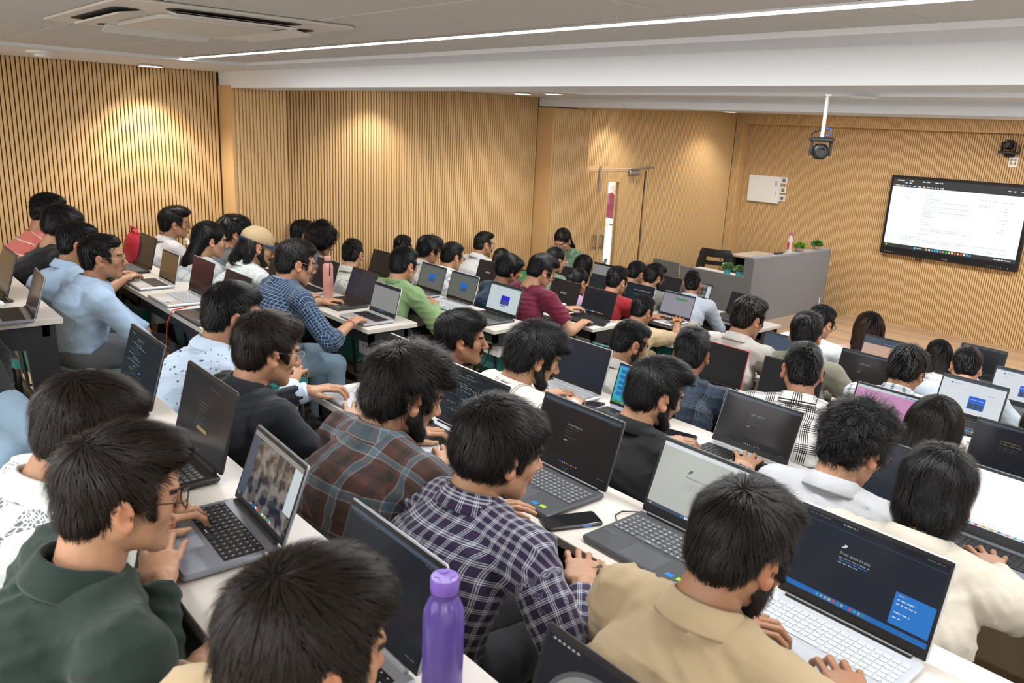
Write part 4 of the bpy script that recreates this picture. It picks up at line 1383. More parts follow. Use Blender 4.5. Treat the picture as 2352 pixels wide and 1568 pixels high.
class Noise:
    def __init__(self, seed, freq, n=7, aniso=(1, 1, 1)):
        r = np.random.RandomState(seed)
        self.k = (r.normal(size=(n, 3)) * freq * np.array(aniso)).astype(f32)
        self.p = (r.rand(n) * 6.283).astype(f32)

    def __call__(self, P):
        return np.sin(P @ self.k.T + self.p).sum(-1) / len(self.p) ** .5


# ---------------------------------------------------------------- head
def head_prims(fem=False):
    w = .95 if fem else 1.0
    P = [ell((0, -.017, .034), (.073 * w, .094, .084)),
         ell((0, .040, .030), (.060 * w, .045, .056), k=.03),
         ell((0, .042, -.028), (.055 * w, .046, .062), k=.03),
         ell((0, .022, -.058), (.047 * w, .052, .034), k=.03)]
    for s in (-1, 1):
        P += [seg((s * .054 * w, -.004, -.040), (s * .014, .066, -.091), .017, .015, k=.025),
              ell((s * .045 * w, .056, -.016), .021, k=.02)]
    P += [ell((0, .071, -.090), (.020, .018, .017) if not fem else (.016, .016, .015), k=.02),
          seg((-.034, .080, .024), (.034, .080, .024), .011, k=.018)]
    for s in (-1, 1):
        P.append(ell((s * .031, .096, .007), (.017, .013, .012), k=.012, op=-1))
    P += [seg((0, .088, .014), (0, .112, -.024), (.0075, .008), (.0115, .011), k=.012),
          ell((0, .112, -.028), (.0105, .012, .0095), k=.008)]
    for s in (-1, 1):
        P += [ell((s * .0115, .101, -.031), (.0075, .010, .007), k=.006),
              ell((s * .031, .0745, .006), .0145, k=.003)]
    P += [ell((0, .092, -.054), (.023, .011, .0055), k=.007), ell((0, .091, -.0635), (.019, .0115, .0065), k=.006),
          ell((0, .104, -.0590), (.021, .006, .0016), k=.003, op=-1)]
    for s in (-1, 1):
        R = rotm(s * -22, -14, 0)
        P += [ell(A(s * .0785, -.014, -.004), (.0085, .020, .032), R, k=.006),
              ell(A(s * .0800, -.006, -.029), (.007, .010, .012), R, k=.006),
              ell(A(s * .0885, -.010, -.004), (.0075, .0115, .020), R, k=.004, op=-1),
              ell(A(s * .086, -.004, -.010), (.007, .008, .008), R, k=.004, op=-1)]
    P += [seg((0, -.030, -.030), (0, -.052, -.15), (.052 * w * w, .054), (.054 * w * w, .056), k=.03)]
    return P


_heads = {}


def head_mesh(fem, h):
    key = (fem, h)
    if key not in _heads:
        V, Q = polygonise(head_prims(fem), h, .02)
        col = np.ones((len(V), 4), f32)
        # lips
        d = np.maximum(np.abs(V[:, 2] + .0587) / .011, np.abs(V[:, 0]) / .024)
        m = (d < 1) & (V[:, 1] > .088)
        col[m, :3] = (.78, .50, .47)
        # eyebrows
        for s in (-1, 1):
            ex = (V[:, 0] * s - .033)
            bz = .0255 - (ex ** 2) * 5 - V[:, 2]
            m = (np.abs(ex) < .020) & (np.abs(bz) < .0045) & (V[:, 1] > .06)
            col[m, :3] = (.06, .045, .04)
            # eye opening
            de = np.sqrt((ex + .002) ** 2 / .0125 ** 2 + (V[:, 2] - .006) ** 2 / .0052 ** 2)
            m = (de < 1) & (V[:, 1] > .07)
            col[m, :3] = (1.1, 1.15, 1.2)
            m = m & (np.abs(ex + .002) < .005)
            col[m, :3] = (.03, .02, .02)
            rim = (de >= 1) & (de < 1.35) & (V[:, 1] > .07) & (V[:, 2] > .006)
            col[rim, :3] = (.12, .09, .08)
        # warmer ears and nose
        m = (np.abs(V[:, 0]) > .074) | ((V[:, 1] > .108) & (V[:, 2] < -.01))
        col[m, :3] *= (1.05, .88, .84)
        _heads[key] = (V, Q, col)
    return _heads[key]


# ---------------------------------------------------------------- hair
HAIRM = {}
for n_, c_, r_ in (('black', (.0075, .0070, .0075), .36), ('brown', (.017, .0115, .009), .38), ('dark', (.0105, .009, .0085), .36), ('auburn', (.032, .013, .008), .38)):
    HAIRM[n_] = mat('hair_' + n_, tuple(x * .85 for x in c_), r_ + .06, spec=.24)
SHELLH = mat('hair_undercoat', (.004, .0036, .0035), .85, spec=.08)
BEARDM = mat('beard_hair', (.010, .008, .007), .6, spec=.3)
CRAN = [ell((0, -.017, .034), (.073, .094, .084))]


def hair_style(style):
    """returns prims, strand length, lift, jitter, curl, direction function, noise"""
    face = [ell((0, .112, -.012), (.072, .062, .086), k=.012, op=-1)]
    ears = [ell((s * .084, .004, -.022), (.022, .026, .034), k=.010, op=-1) for s in (-1, 1)]
    burn = [seg((s * .0725, .030, .035), (s * .0715, .032, -.012), (.006, .011), (.004, .007), k=.012) for s in (-1, 1)]
    nape = [ell((0, -.056, -.018), (.064, .056, .056), k=.02)]
    neckcut = [ell((0, -.02, -.125), (.2, .2, .058), k=.012, op=-1)]
    L, lift, jit, curl, nz = .045, .0028, .32, 0.0, None
    if style == 'short':
        P = [ell((0, -.020, .040), (.080, .102, .090))] + nape + [ell((0, .02, .092), (.062, .070, .034), k=.03)] + face + ears + neckcut + burn
        L = .028
    elif style == 'crop':
        P = [ell((0, -.019, .038), (.0775, .099, .0875))] + nape + [ell((0, .03, .088), (.055, .060, .032), k=.03)] + face + ears + neckcut + burn
        L = .018
    elif style == 'fade':
        P = [ell((0, -.018, .040), (.0765, .098, .086))] + [ell((0, .012, .098), (.062, .088, .036), k=.02)] + nape + face + ears + [ell((0, -.02, -.12), (.2, .2, .070), k=.012, op=-1)] + burn
        L = .035
    elif style == 'medium':
        P = [ell((0, -.022, .043), (.086, .108, .095))] + nape + [ell((0, .024, .098), (.068, .070, .036), k=.03), ell((.0, .060, .080), (.056, .029, .024), k=.02)] + [
            ell((0, .116, -.022), (.070, .060, .084), k=.012, op=-1)] + ears + neckcut + burn
        L, lift = .055, .004
    elif style == 'quiff':
        P = [ell((0, -.020, .042), (.082, .104, .092))] + nape + [ell((0, .030, .104), (.066, .070, .038), k=.03), ell((.012, .074, .092), (.052, .032, .028), k=.02)] + [
            ell((0, .118, -.018), (.070, .060, .088), k=.012, op=-1)] + ears + neckcut + burn
        L, lift = .055, .0045
    elif style == 'wavy':
        P = [ell((0, -.025, .040), (.089, .112, .100))] + [ell((0, -.060, -.018), (.074, .066, .070), k=.02)] + [ell((0, .024, .100), (.074, .076, .042), k=.03), ell((.02, .070, .074), (.058, .034, .030), k=.02)] + [
            ell((0, .118, -.028), (.068, .060, .084), k=.012, op=-1)] + ears + [ell((0, .02, -.155), (.2, .2, .062), k=.012, op=-1)] + burn
        L, lift, curl, nz = .06, .006, .010, (38, .0045)
    elif style == 'curly':
        P = [ell((0, -.022, .046), (.092, .112, .102))] + nape + [ell((0, .028, .102), (.080, .078, .044), k=.03), ell((0, .080, .078), (.062, .036, .032), k=.02)] + [
            ell((0, .120, -.024), (.070, .060, .084), k=.012, op=-1)] + ears + neckcut + burn
        L, lift, jit, curl, nz = .045, .008, .9, .016, (60, .006)
    elif style == 'mop':
        P = [ell((0, -.020, .046), (.104, .122, .112)), ell((0, -.03, -.01), (.098, .105, .075), k=.03)] + [ell((0, .112, -.035), (.062, .060, .078), k=.012, op=-1)]
        L, lift, jit, curl, nz = .06, .012, 1.0, .02, (45, .009)
    elif style == 'bowl':
        P = [ell((0, -.018, .040), (.088, .110, .096)), ell((0, -.035, -.012), (.084, .088, .060), k=.02), ell((0, .058, .072), (.066, .040, .034), k=.02)] + [
            ell((0, .120, -.032), (.068, .062, .080), k=.010, op=-1), ell((.086, .016, -.034), (.024, .022, .034), k=.01, op=-1), ell((-.086, .016, -.034), (.024, .022, .034), k=.01, op=-1)]
        L, lift, jit = .06, .0045, .42
    elif style == 'bob':
        P = [ell((0, -.020, .040), (.092, .112, .098)), ell((0, -.040, -.04), (.088, .080, .085), k=.02), ell((0, .062, .066), (.070, .044, .040), k=.02)] + [
            ell((0, .118, -.04), (.066, .062, .082), k=.010, op=-1), ell((.094, .020, -.04), (.022, .022, .03), k=.01, op=-1)]
        L, lift, jit = .075, .0045, .40
    elif style == 'long':
        P = [ell((0, -.020, .040), (.086, .108, .094)), seg((0, -.055, .02), (0, -.105, -.20), (.086, .060), (.098, .045), k=.03), seg((0, -.105, -.20), (0, -.115, -.33), (.098, .042), (.075, .026), k=.03),
             seg((.072, .0, .02), (.085, -.02, -.18), (.016, .032), (.014, .03), k=.02), seg((-.072, .0, .02), (-.085, -.02, -.18), (.016, .032), (.014, .03), k=.02)] + [
            ell((0, .105, -.02), (.066, .062, .092), k=.012, op=-1)]
        L, lift, jit = .13, .002, .08
    elif style == 'pony':
        P = [ell((0, -.018, .038), (.079, .100, .088)), ell((0, -.045, -.005), (.066, .06, .05), k=.02), ell((0, -.112, .01), .024, k=.02), seg((0, -.12, .01), (.02, -.13, -.14), (.024, .022), (.012, .010), k=.015)] + face + ears + neckcut
        L, lift, jit = .07, .001, .06
    elif style == 'longtied':
        P = [ell((0, -.020, .040), (.085, .108, .094)), seg((0, -.06, .01), (.0, -.12, -.16), (.072, .055), (.06, .042), k=.03), seg((0, -.12, -.16), (.02, -.135, -.40), (.06, .042), (.045, .026), k=.03)] + face + [
            ell((s * .084, .006, -.022), (.022, .022, .030), k=.010, op=-1) for s in (-1, 1)]
        L, lift, jit = .12, .002, .07
    elif style == 'shag':            # long wavy hair showing under a cap
        P = [ell((0, -.02, .03), (.078, .098, .075)), seg((0, -.07, .0), (.0, -.115, -.11), (.075, .05), (.06, .035), k=.03), seg((.055, -.05, .0), (.075, -.06, -.10), (.03, .03), (.02, .02), k=.02), seg((-.055, -.05, .0), (-.075, -.06, -.10), (.03, .03), (.02, .02), k=.02)] + face + ears
        L, lift, jit, curl, nz = .09, .006, .4, .012, (30, .006)
    elif style == 'bald':
        P = [ell((0, -.020, .036), (.0745, .096, .0855))] + nape + face + ears + neckcut + [ell((0, 0, .11), (.08, .1, .03), k=.01, op=-1)]
        L = .012
    return P, L, lift, jit, curl, nz


_hair = {}


def strands(prims, V, N, n, L, width, lift, jit, curl, seed, gravity=False, whorl=(0.012, -.072, .105), keep=None, nseg=5):
    rs = np.random.RandomState(seed)
    cand = np.arange(len(V)) if keep is None else np.nonzero(keep)[0]
    ids = rs.choice(cand, n)
    p = V[ids] + rs.normal(size=(n, 3)).astype(f32) * .0015
    nn = N[ids]
    p = p - nn * .003
    LL = (L * rs.uniform(.55, 1.15, n)).astype(f32)[:, None]
    wh = np.array(whorl, f32)
    # locks: neighbouring strands share a direction and a lift
    nl = max(40, n // 14)
    lc = V[rs.choice(cand, nl)]
    lr = rs.normal(size=(nl, 3)).astype(f32)
    ll = (rs.rand(nl) ** 1.5).astype(f32)
    own = np.concatenate([np.argmin(((p[i:i + 800, None] - lc[None]) ** 2).sum(-1), 1) for i in range(0, n, 800)])
    rand = lr[own] * .75 + rs.normal(size=(n, 3)).astype(f32) * .30
    ph = rs.rand(nl).astype(f32)[own][:, None] * 6.28 + rs.rand(n).astype(f32)[:, None] * .8
    lf = (ll[own] * .8 + .35 * rs.rand(n) ** 2).astype(f32)[:, None]
    pts = []
    e = 1e-3
    sides = []
    prev = None
    for i in range(nseg):
        s = i / (nseg - 1)
        # direction
        d = p - wh
        d = d / (np.linalg.norm(d, axis=1, keepdims=True) + 1e-6)
        if gravity:
            low = np.clip((.07 - p[:, 2:3]) / .05, 0, 1)
            d = d * (1 - low) + np.array([0, -.12, -1], f32) * low
        d = d + rand * jit * .45
        g = np.stack([evalp(prims, p + np.array(o_, f32) * e) - evalp(prims, p - np.array(o_, f32) * e) for o_ in ((1, 0, 0), (0, 1, 0), (0, 0, 1))], -1)
        g = g / (np.linalg.norm(g, axis=1, keepdims=True) + 1e-6)
        d = d - g * (d * g).sum(1, keepdims=True)
        d = d / (np.linalg.norm(d, axis=1, keepdims=True) + 1e-6)
        side = np.cross(d, g)
        sides.append(side)
        q = p
        if curl:
            q = p + side * curl * np.sin(ph + s * 5) * s + g * curl * .6 * np.cos(ph * 1.7 + s * 4) * s
        pts.append(q)
        if i < nseg - 1:
            p = p + d * LL / (nseg - 1)
            sd = evalp(prims, p)[:, None]
            p = p - g * np.clip(sd - (-.0005 + (lift * 1.5 * (.2 + lf * 2.0)) * (s + .25)), -.02, .02)
    V2, Q2 = [], []
    for i in range(nseg):
        s = i / (nseg - 1)
        w = width * (1 - .75 * s ** 1.5)
        V2.append(pts[i] - sides[i] * w)
        V2.append(pts[i] + sides[i] * w)
    V2 = np.stack(V2, 1).reshape(-1, 3)
    b = (np.arange(n) * nseg * 2)[:, None]
    for i in range(nseg - 1):
        Q2.append(b + np.array([2 * i, 2 * i + 1, 2 * i + 3, 2 * i + 2]))
    return V2, np.concatenate(Q2)


def hair_mesh(style, near, colour, seed=1):
    key = (style, near, colour, seed)
    if key in _hair:
        return _hair[key]
    P, L, lift, jit, curl, nz = hair_style(style)
    h = .0042 if near else .0062
    noise = None
    if nz:
        N_ = Noise(seed, nz[0])
        noise = lambda X: N_(X) * nz[1]
    V, Q = polygonise(P, h, .02, noise)
    N = vnormals(V, Q)
    keep = evalp(CRAN, V) > -.002
    n = {True: 7500, False: 2200}[near]
    if style in ('long', 'longtied'):
        n = int(n * 1.25)
    if style == 'crop' or style == 'bald':
        n = int(n * .8)
    w = .00065 if near else .0013
    SV, SQ = strands(P, V, N, n, L, w, lift, jit, curl, seed, style in ('long', 'longtied', 'bob', 'bowl', 'shag'), keep=keep, nseg=5 if near else 4)
    VV = np.concatenate([V - N * .0025, SV])
    QQ = np.concatenate([Q, SQ + len(V)])
    me = mk_mesh('hair', VV, QQ, [HAIRM[colour], SHELLH])
    mi_ = np.zeros(len(QQ), np.int32)
    mi_[:len(Q)] = 1
    me.polygons.foreach_set('material_index', mi_)
    _hair[key] = me
    return _hair[key]


_beard = {}


def beard_mesh(kind, near):
    key = (kind, near)
    if key in _beard:
        return _beard[key]
    P = []
    if kind in ('full', 'short'):
        t = .8 if kind == 'full' else .5
        for s in (-1, 1):
            P += [seg((s * .069, .018, .005), (s * .060, .012, -.045), (.006 * t, .012), (.010 * t, .018), u=(1, 0, 0), k=.012),
                  seg((s * .056, .010, -.045), (s * .018, .068, -.094), .020 + .006 * t, .019 + .006 * t, k=.02)]
        P += [ell((0, .068, -.095), (.026, .022 + .006 * t, .020 + .008 * t), k=.015), seg((-.024, .090, -.050), (.024, .090, -.050), (.007, .009), k=.012)]
        P += [ell((0, .102, -.060), (.019, .014, .011), k=.006, op=-1)]
    else:   # moustache and small goatee
        P += [seg((-.022, .090, -.049), (.022, .090, -.049), (.005, .0085), k=.008), ell((0, .076, -.100), (.014, .015, .013), k=.01)]
    h = .004 if near else .006
    V, Q = polygonise(P, h, .015)
    N = vnormals(V, Q)
    hp = head_prims()
    keep = evalp(hp, V) > -.003
    n = 2200 if near else 500
    if not keep.any():
        keep = None
    SV, SQ = strands(P, V, N, n, .014 if kind != 'full' else .018, .0005 if near else .001, .004, .5, .002, 3, keep=keep, whorl=(0, -.1, .15), nseg=3)
    V = V - N * .0015
    _beard[key] = mk_mesh('beard', np.concatenate([V, SV]), np.concatenate([Q, SQ + len(V)]), BEARDM)
    return _beard[key]


# ---------------------------------------------------------------- hands
_hands = {}


def hand_mesh(pose, h):
    """right hand, wrist at origin, fingers along +Y, palm down; thumb at -X"""
    key = (pose, h)
    if key in _hands:
        return _hands[key]
    P = [seg((0, -.03, 0), (0, .008, 0), (.026, .018), (.030, .017), u=(1, 0, 0), k=.015),
         seg((-.004, .015, .002), (-.006, .078, .004), (.036, .013), (.041, .011), u=(1, 0, 0), k=.012, cap=.8)]
    bend = {'type': (22, 40, 30), 'flat': (6, 12, 10), 'relax': (30, 45, 35), 'reach': (4, 25, 28)}[pose]
    roots = [(-.033, .082, .004), (-.011, .088, .006), (.011, .084, .005), (.031, .073, .003)]
    lens = [(.040, .025, .020), (.044, .028, .021), (.041, .026, .020), (.032, .020, .017)]
    spread = [8, 2, -4, -11]
    for i, (r, l) in enumerate(zip(roots, lens)):
        a = 0
        p = np.array(r) - A(0, .012, 0)
        up0 = 12 if pose == 'type' else 4
        a = up0
        rr = (.0088, .0082, .0074, .0062) if i < 3 else (.0078, .0070, .0064, .0055)
        sp = math.radians(spread[i] + (6 if pose == 'reach' else 0) * (1.5 - i))
        for j in range(3):
            a -= bend[j] * (1 + .10 * i * (1 if pose != 'reach' else 1.8))
            d = A(-math.sin(sp) * math.cos(math.radians(a)), math.cos(sp) * math.cos(math.radians(a)), math.sin(math.radians(a)))
            q = p + d * (l[j] + (.012 if j == 0 else 0))
            P.append(seg(p, q, rr[j], rr[j + 1], k=.004))
            p = q
    P += [seg((-.022, .014, -.006), (-.052, .044, -.012), .014, .0105, k=.012), seg((-.052, .044, -.012), (-.062, .072, -.018), .0095, .0085, k=.005),
          seg((-.062, .072, -.018), (-.060, .094, -.022), .0085, .0068, k=.004)]
    V, Q = polygonise(P, h, .008)
    _hands[key] = (V, Q)
    return _hands[key]


SKIN = []
for i_, c_ in enumerate(((.42, .225, .130), (.335, .168, .092), (.255, .122, .066), (.50, .285, .175))):
    m_ = mat('skin_%d' % i_, c_, .48, spec=.4)
    nt_ = m_.node_tree
    at_ = nt_.nodes.new('ShaderNodeAttribute')
    at_.attribute_name = 'tint'
    tc_ = nt_.nodes.new('ShaderNodeTexCoord')
    nz_ = nt_.nodes.new('ShaderNodeTexNoise')
    nz_.inputs['Scale'].default_value = 45
    mx0 = nt_.nodes.new('ShaderNodeMix')
    mx0.data_type = 'RGBA'
    mx0.inputs[6].default_value = (*[x * .86 for x in c_], 1)
    mx0.inputs[7].default_value = (*[x * 1.12 for x in c_], 1)
    mx = nt_.nodes.new('ShaderNodeMix')
    mx.data_type = 'RGBA'
    mx.blend_type = 'MULTIPLY'
    mx.inputs[0].default_value = 1
    nt_.links.new(tc_.outputs['Object'], nz_.inputs['Vector'])
    nt_.links.new(nz_.outputs[0], mx0.inputs[0])
    nt_.links.new(mx0.outputs[2], mx.inputs[6])
    nt_.links.new(at_.outputs['Color'], mx.inputs[7])
    nt_.links.new(mx.outputs[2], nt_.nodes['Principled BSDF'].inputs['Base Color'])
    SKIN.append(m_)

# ---------------------------------------------------------------- cloth materials driven by the 'cloth' coordinates
CLOTH = {}


def cloth(name, build=None, color=(.5, .5, .5), rough=.85, weave=900):
    m = mat('cloth_' + name, color, rough, spec=.25, sheen=.12)
    nt = m.node_tree
    at = nt.nodes.new('ShaderNodeAttribute')
    at.attribute_name = 'cloth'
    tc = nt.nodes.new('ShaderNodeTexCoord')
    n1 = nt.nodes.new('ShaderNodeTexNoise')
    n1.inputs['Scale'].default_value = 9
    n1.inputs['Detail'].default_value = 2
    n1.inputs['Distortion'].default_value = .4
    nt.links.new(tc.outputs['Object'], n1.inputs['Vector'])
    bp = nt.nodes.new('ShaderNodeBump')
    bp.inputs['Strength'].default_value = .45
    bp.inputs['Distance'].default_value = .03
    nt.links.new(n1.outputs[0], bp.inputs['Height'])
    n2 = nt.nodes.new('ShaderNodeTexNoise')
    n2.inputs['Scale'].default_value = weave
    nt.links.new(at.outputs['Vector'], n2.inputs['Vector'])
    b2 = nt.nodes.new('ShaderNodeBump')
    b2.inputs['Strength'].default_value = .12
    b2.inputs['Distance'].default_value = .001
    nt.links.new(n2.outputs[0], b2.inputs['Height'])
    nt.links.new(bp.outputs[0], b2.inputs['Normal'])
    nt.links.new(b2.outputs[0], nt.nodes['Principled BSDF'].inputs['Normal'])
    if build:
        out = build(nt, at)
        nt.links.new(out, nt.nodes['Principled BSDF'].inputs['Base Color'])
    CLOTH[name] = m
    return m


def _ramp(nt, at, axis, period, bands, shift=0.0):
    sp = nt.nodes.new('ShaderNodeSeparateXYZ')
    nt.links.new(at.outputs['Vector'], sp.inputs[0])
    ma = nt.nodes.new('ShaderNodeMath')
    ma.operation = 'MULTIPLY_ADD'
    ma.inputs[1].default_value = 1 / period
    ma.inputs[2].default_value = shift + 20.0
    nt.links.new(sp.outputs[axis], ma.inputs[0])
    fr = nt.nodes.new('ShaderNodeMath')
    fr.operation = 'FRACT'
    nt.links.new(ma.outputs[0], fr.inputs[0])
    rp = nt.nodes.new('ShaderNodeValToRGB')
    rp.color_ramp.interpolation = 'CONSTANT'
    el = rp.color_ramp.elements
    el[0].position, el[0].color = 0, (*bands[0][1], 1)
    el[1].position, el[1].color = bands[1][0], (*bands[1][1], 1)
    for pos, c in bands[2:]:
        e_ = el.new(pos)
        e_.color = (*c, 1)
    nt.links.new(fr.outputs[0], rp.inputs[0])
    return rp.outputs[0]


def _mix(nt, a, b, fac=.5, mode='MIX'):
    mx = nt.nodes.new('ShaderNodeMix')
    mx.data_type = 'RGBA'
    mx.blend_type = mode
    mx.inputs[0].default_value = fac
    nt.links.new(a, mx.inputs[6])
    nt.links.new(b, mx.inputs[7])
    return mx.outputs[2]


def plaid(pu, bu, pv=None, bv=None, mode='MIX', fac=.5):
    return lambda nt, at: _mix(nt, _ramp(nt, at, 0, pu, bu), _ramp(nt, at, 1, pv or pu, bv or bu), fac, mode)


def dots(base, dot, scale, size, dot2=None):
    def f(nt, at):
        vo = nt.nodes.new('ShaderNodeTexVoronoi')
        vo.inputs['Scale'].default_value = scale
        vo.inputs['Randomness'].default_value = .75
        nt.links.new(at.outputs['Vector'], vo.inputs['Vector'])
        rp = nt.nodes.new('ShaderNodeValToRGB')
        rp.color_ramp.interpolation = 'CONSTANT'
        rp.color_ramp.elements[0].color = (*dot, 1)
        rp.color_ramp.elements[1].position = size
        rp.color_ramp.elements[1].color = (*base, 1)
        nt.links.new(vo.outputs['Distance'], rp.inputs[0])
        return rp.outputs[0]
    return f


def floral(base, leaf, scale=14, thr=.60):
    def f(nt, at):
        n1 = nt.nodes.new('ShaderNodeTexNoise')
        n1.inputs['Scale'].default_value = scale
        n1.inputs['Detail'].default_value = 0
        n2 = nt.nodes.new('ShaderNodeTexVoronoi')
        n2.feature = 'DISTANCE_TO_EDGE'
        n2.inputs['Scale'].default_value = scale * 7
        nt.links.new(at.outputs['Vector'], n1.inputs['Vector'])
        nt.links.new(at.outputs['Vector'], n2.inputs['Vector'])
        a = nt.nodes.new('ShaderNodeMath')
        a.operation = 'GREATER_THAN'
        a.inputs[1].default_value = thr
        nt.links.new(n1.outputs[0], a.inputs[0])
        b = nt.nodes.new('ShaderNodeMath')
        b.operation = 'GREATER_THAN'
        b.inputs[1].default_value = .12
        nt.links.new(n2.outputs[0], b.inputs[0])
        c = nt.nodes.new('ShaderNodeMath')
        c.operation = 'MULTIPLY'
        nt.links.new(a.outputs[0], c.inputs[0])
        nt.links.new(b.outputs[0], c.inputs[1])
        mx = nt.nodes.new('ShaderNodeMix')
        mx.data_type = 'RGBA'
        mx.inputs[6].default_value = (*base, 1)
        mx.inputs[7].default_value = (*leaf, 1)
        nt.links.new(c.outputs[0], mx.inputs[0])
        return mx.outputs[2]
    return f


for n_, c_ in dict(white=(.46, .47, .49), offwhite=(.47, .455, .42), cream=(.50, .46, .385), darkgreen=(.012, .026, .020), charcoal=(.014, .016, .022), black=(.008, .008, .009), maroon=(.12, .010, .028), wine=(.13, .018, .03), khaki=(.42, .32, .19),
                   olive=(.20, .19, .145), olivegrey=(.19, .20, .165), skyblue=(.33, .45, .60), navy=(.010, .035, .075), green=(.21, .33, .15), red=(.24, .012, .018), lavender=(.40, .28, .40), yellow=(.70, .40, .03), bluewhite=(.42, .475, .55), pinkbeige=(.55, .36, .30),
                   jeans=(.06, .075, .10), denim=(.165, .245, .32), trouser=(.018, .018, .021), grey=(.10, .105, .115), khakipants=(.30, .25, .14), beigepants=(.85, .75, .63), sage=(.11, .17, .10)).items():
    cloth(n_, None, c_)
cloth('brownplaid', plaid(.115, [(0, (.085, .042, .032)), (.22, (.035, .028, .026)), (.45, (.092, .047, .036)), (.60, (.32, .30, .32)), (.63, (.095, .165, .20)), (.80, (.32, .30, .32)), (.83, (.07, .036, .030))]))
cloth('purplecheck', plaid(.032, [(0, (.020, .018, .055)), (.30, (.085, .012, .030)), (.36, (.020, .018, .055)), (.55, (.55, .57, .62)), (.61, (.05, .05, .10)), (.68, (.60, .62, .66)), (.76, (.05, .05, .10)), (.83, (.55, .57, .62)), (.89, (.020, .018, .055))]))
cloth('navycheck', plaid(.019, [(0, (.008, .022, .055)), (.86, (.17, .24, .34))], mode='LIGHTEN', fac=1))
cloth('whitecheck', plaid(.085, [(0, (.75, .74, .72)), (.50, (.012, .010, .010)), (.535, (.75, .74, .72)), (.59, (.012, .010, .010)), (.63, (.75, .74, .72)), (.68, (.03, .012, .010)), (.73, (.75, .74, .72)), (.78, (.012, .010, .010)), (.82, (.75, .74, .72)), (.87, (.012, .010, .010)), (.905, (.75, .74, .72))], mode='DARKEN', fac=1))
cloth('gingham', plaid(.032, [(0, (.70, .71, .72)), (.5, (.02, .024, .03))]))
cloth('bluetartan', plaid(.085, [(0, (.020, .030, .050)), (.25, (.008, .010, .014)), (.45, (.10, .14, .19)), (.50, (.010, .013, .02)), (.56, (.09, .13, .18)), (.62, (.035, .055, .085))]))
cloth('lightcheck', plaid(.021, [(0, (.62, .66, .66)), (.80, (.15, .28, .40)), (.90, (.45, .40, .22))], fac=.5))
cloth('collarcheck', plaid(.05, [(0, (.66, .67, .68)), (.55, (.16, .22, .26)), (.68, (.02, .025, .03)), (.75, (.16, .22, .26)), (.85, (.66, .67, .68))]))
cloth('dressplaid', plaid(.07, [(0, (.50, .52, .52)), (.55, (.20, .30, .42)), (.75, (.55, .48, .30)), (.85, (.5, .52, .52))]))
cloth('bluedots', dots((.50, .60, .74), (.045, .08, .20), 42, .20))
cloth('greydots', dots((.47, .48, .43), (.035, .055, .09), 48, .22))
cloth('floral', floral((.60, .64, .60), (.13, .15, .15), 13, .62))
cloth('blueprint', floral((.66, .66, .62), (.06, .09, .26), 22, .56))
cloth('greenkurti', floral((.085, .14, .085), (.30, .36, .28), 40, .52))
cloth('pinkstripe', lambda nt, at: _ramp(nt, at, 1, .085, [(0, (.62, .17, .14)), (.93, (.78, .70, .66))]))
cloth('creamstripe', lambda nt, at: _ramp(nt, at, 0, .15, [(0, (.66, .63, .56)), (.44, (.28, .27, .25)), (.475, (.68, .65, .58)), (.50, (.28, .27, .25)), (.54, (.66, .63, .56))]))
cloth('collarstripe', lambda nt, at: _ramp(nt, at, 1, .024, [(0, (.68, .66, .60)), (.45, (.26, .25, .23)), (.7, (.68, .66, .60))]))
cloth('redstripe', lambda nt, at: _ramp(nt, at, 1, .018, [(0, (.24, .012, .018)), (.4, (.75, .72, .70)), (.6, (.24, .012, .018)), (.8, (.7, .68, .66))]))


# ---------------------------------------------------------------- one person
def ik(S, W, l1, l2, hint):
    d = W - S
    L = np.linalg.norm(d)
    mx = (l1 + l2) * .985
    if L > mx:
        W = S + d / L * mx
        d = W - S
        L = mx
    L = max(L, abs(l1 - l2) + .02)
    d = d / np.linalg.norm(d)
    a = (l1 * l1 - l2 * l2 + L * L) / (2 * L)
    hgt = math.sqrt(max(l1 * l1 - a * a, 1e-4))
    n = hint - d * hint.dot(d)
    n = n / (np.linalg.norm(n) + 1e-6)
    return S + d * a + n * hgt, W


_shoe = {}


def shoe_mesh():
    if not _shoe:
        V, Q = polygonise([seg((0, -.06, .04), (0, .06, .03), (.036, .038), (.040, .028), k=.02), seg((0, .05, .028), (0, .15, .024), (.042, .027), (.036, .020), k=.02), seg((0, -.045, .06), (0, -.045, .10), .034, .036, k=.02)], .008, .02,
                          clip=lambda P: -P[:, 2])
        _shoe['m'] = mk_mesh('shoe', V, Q, mat('shoe_leather', (.02, .019, .018), .5))
    return _shoe['m']


GL = {}


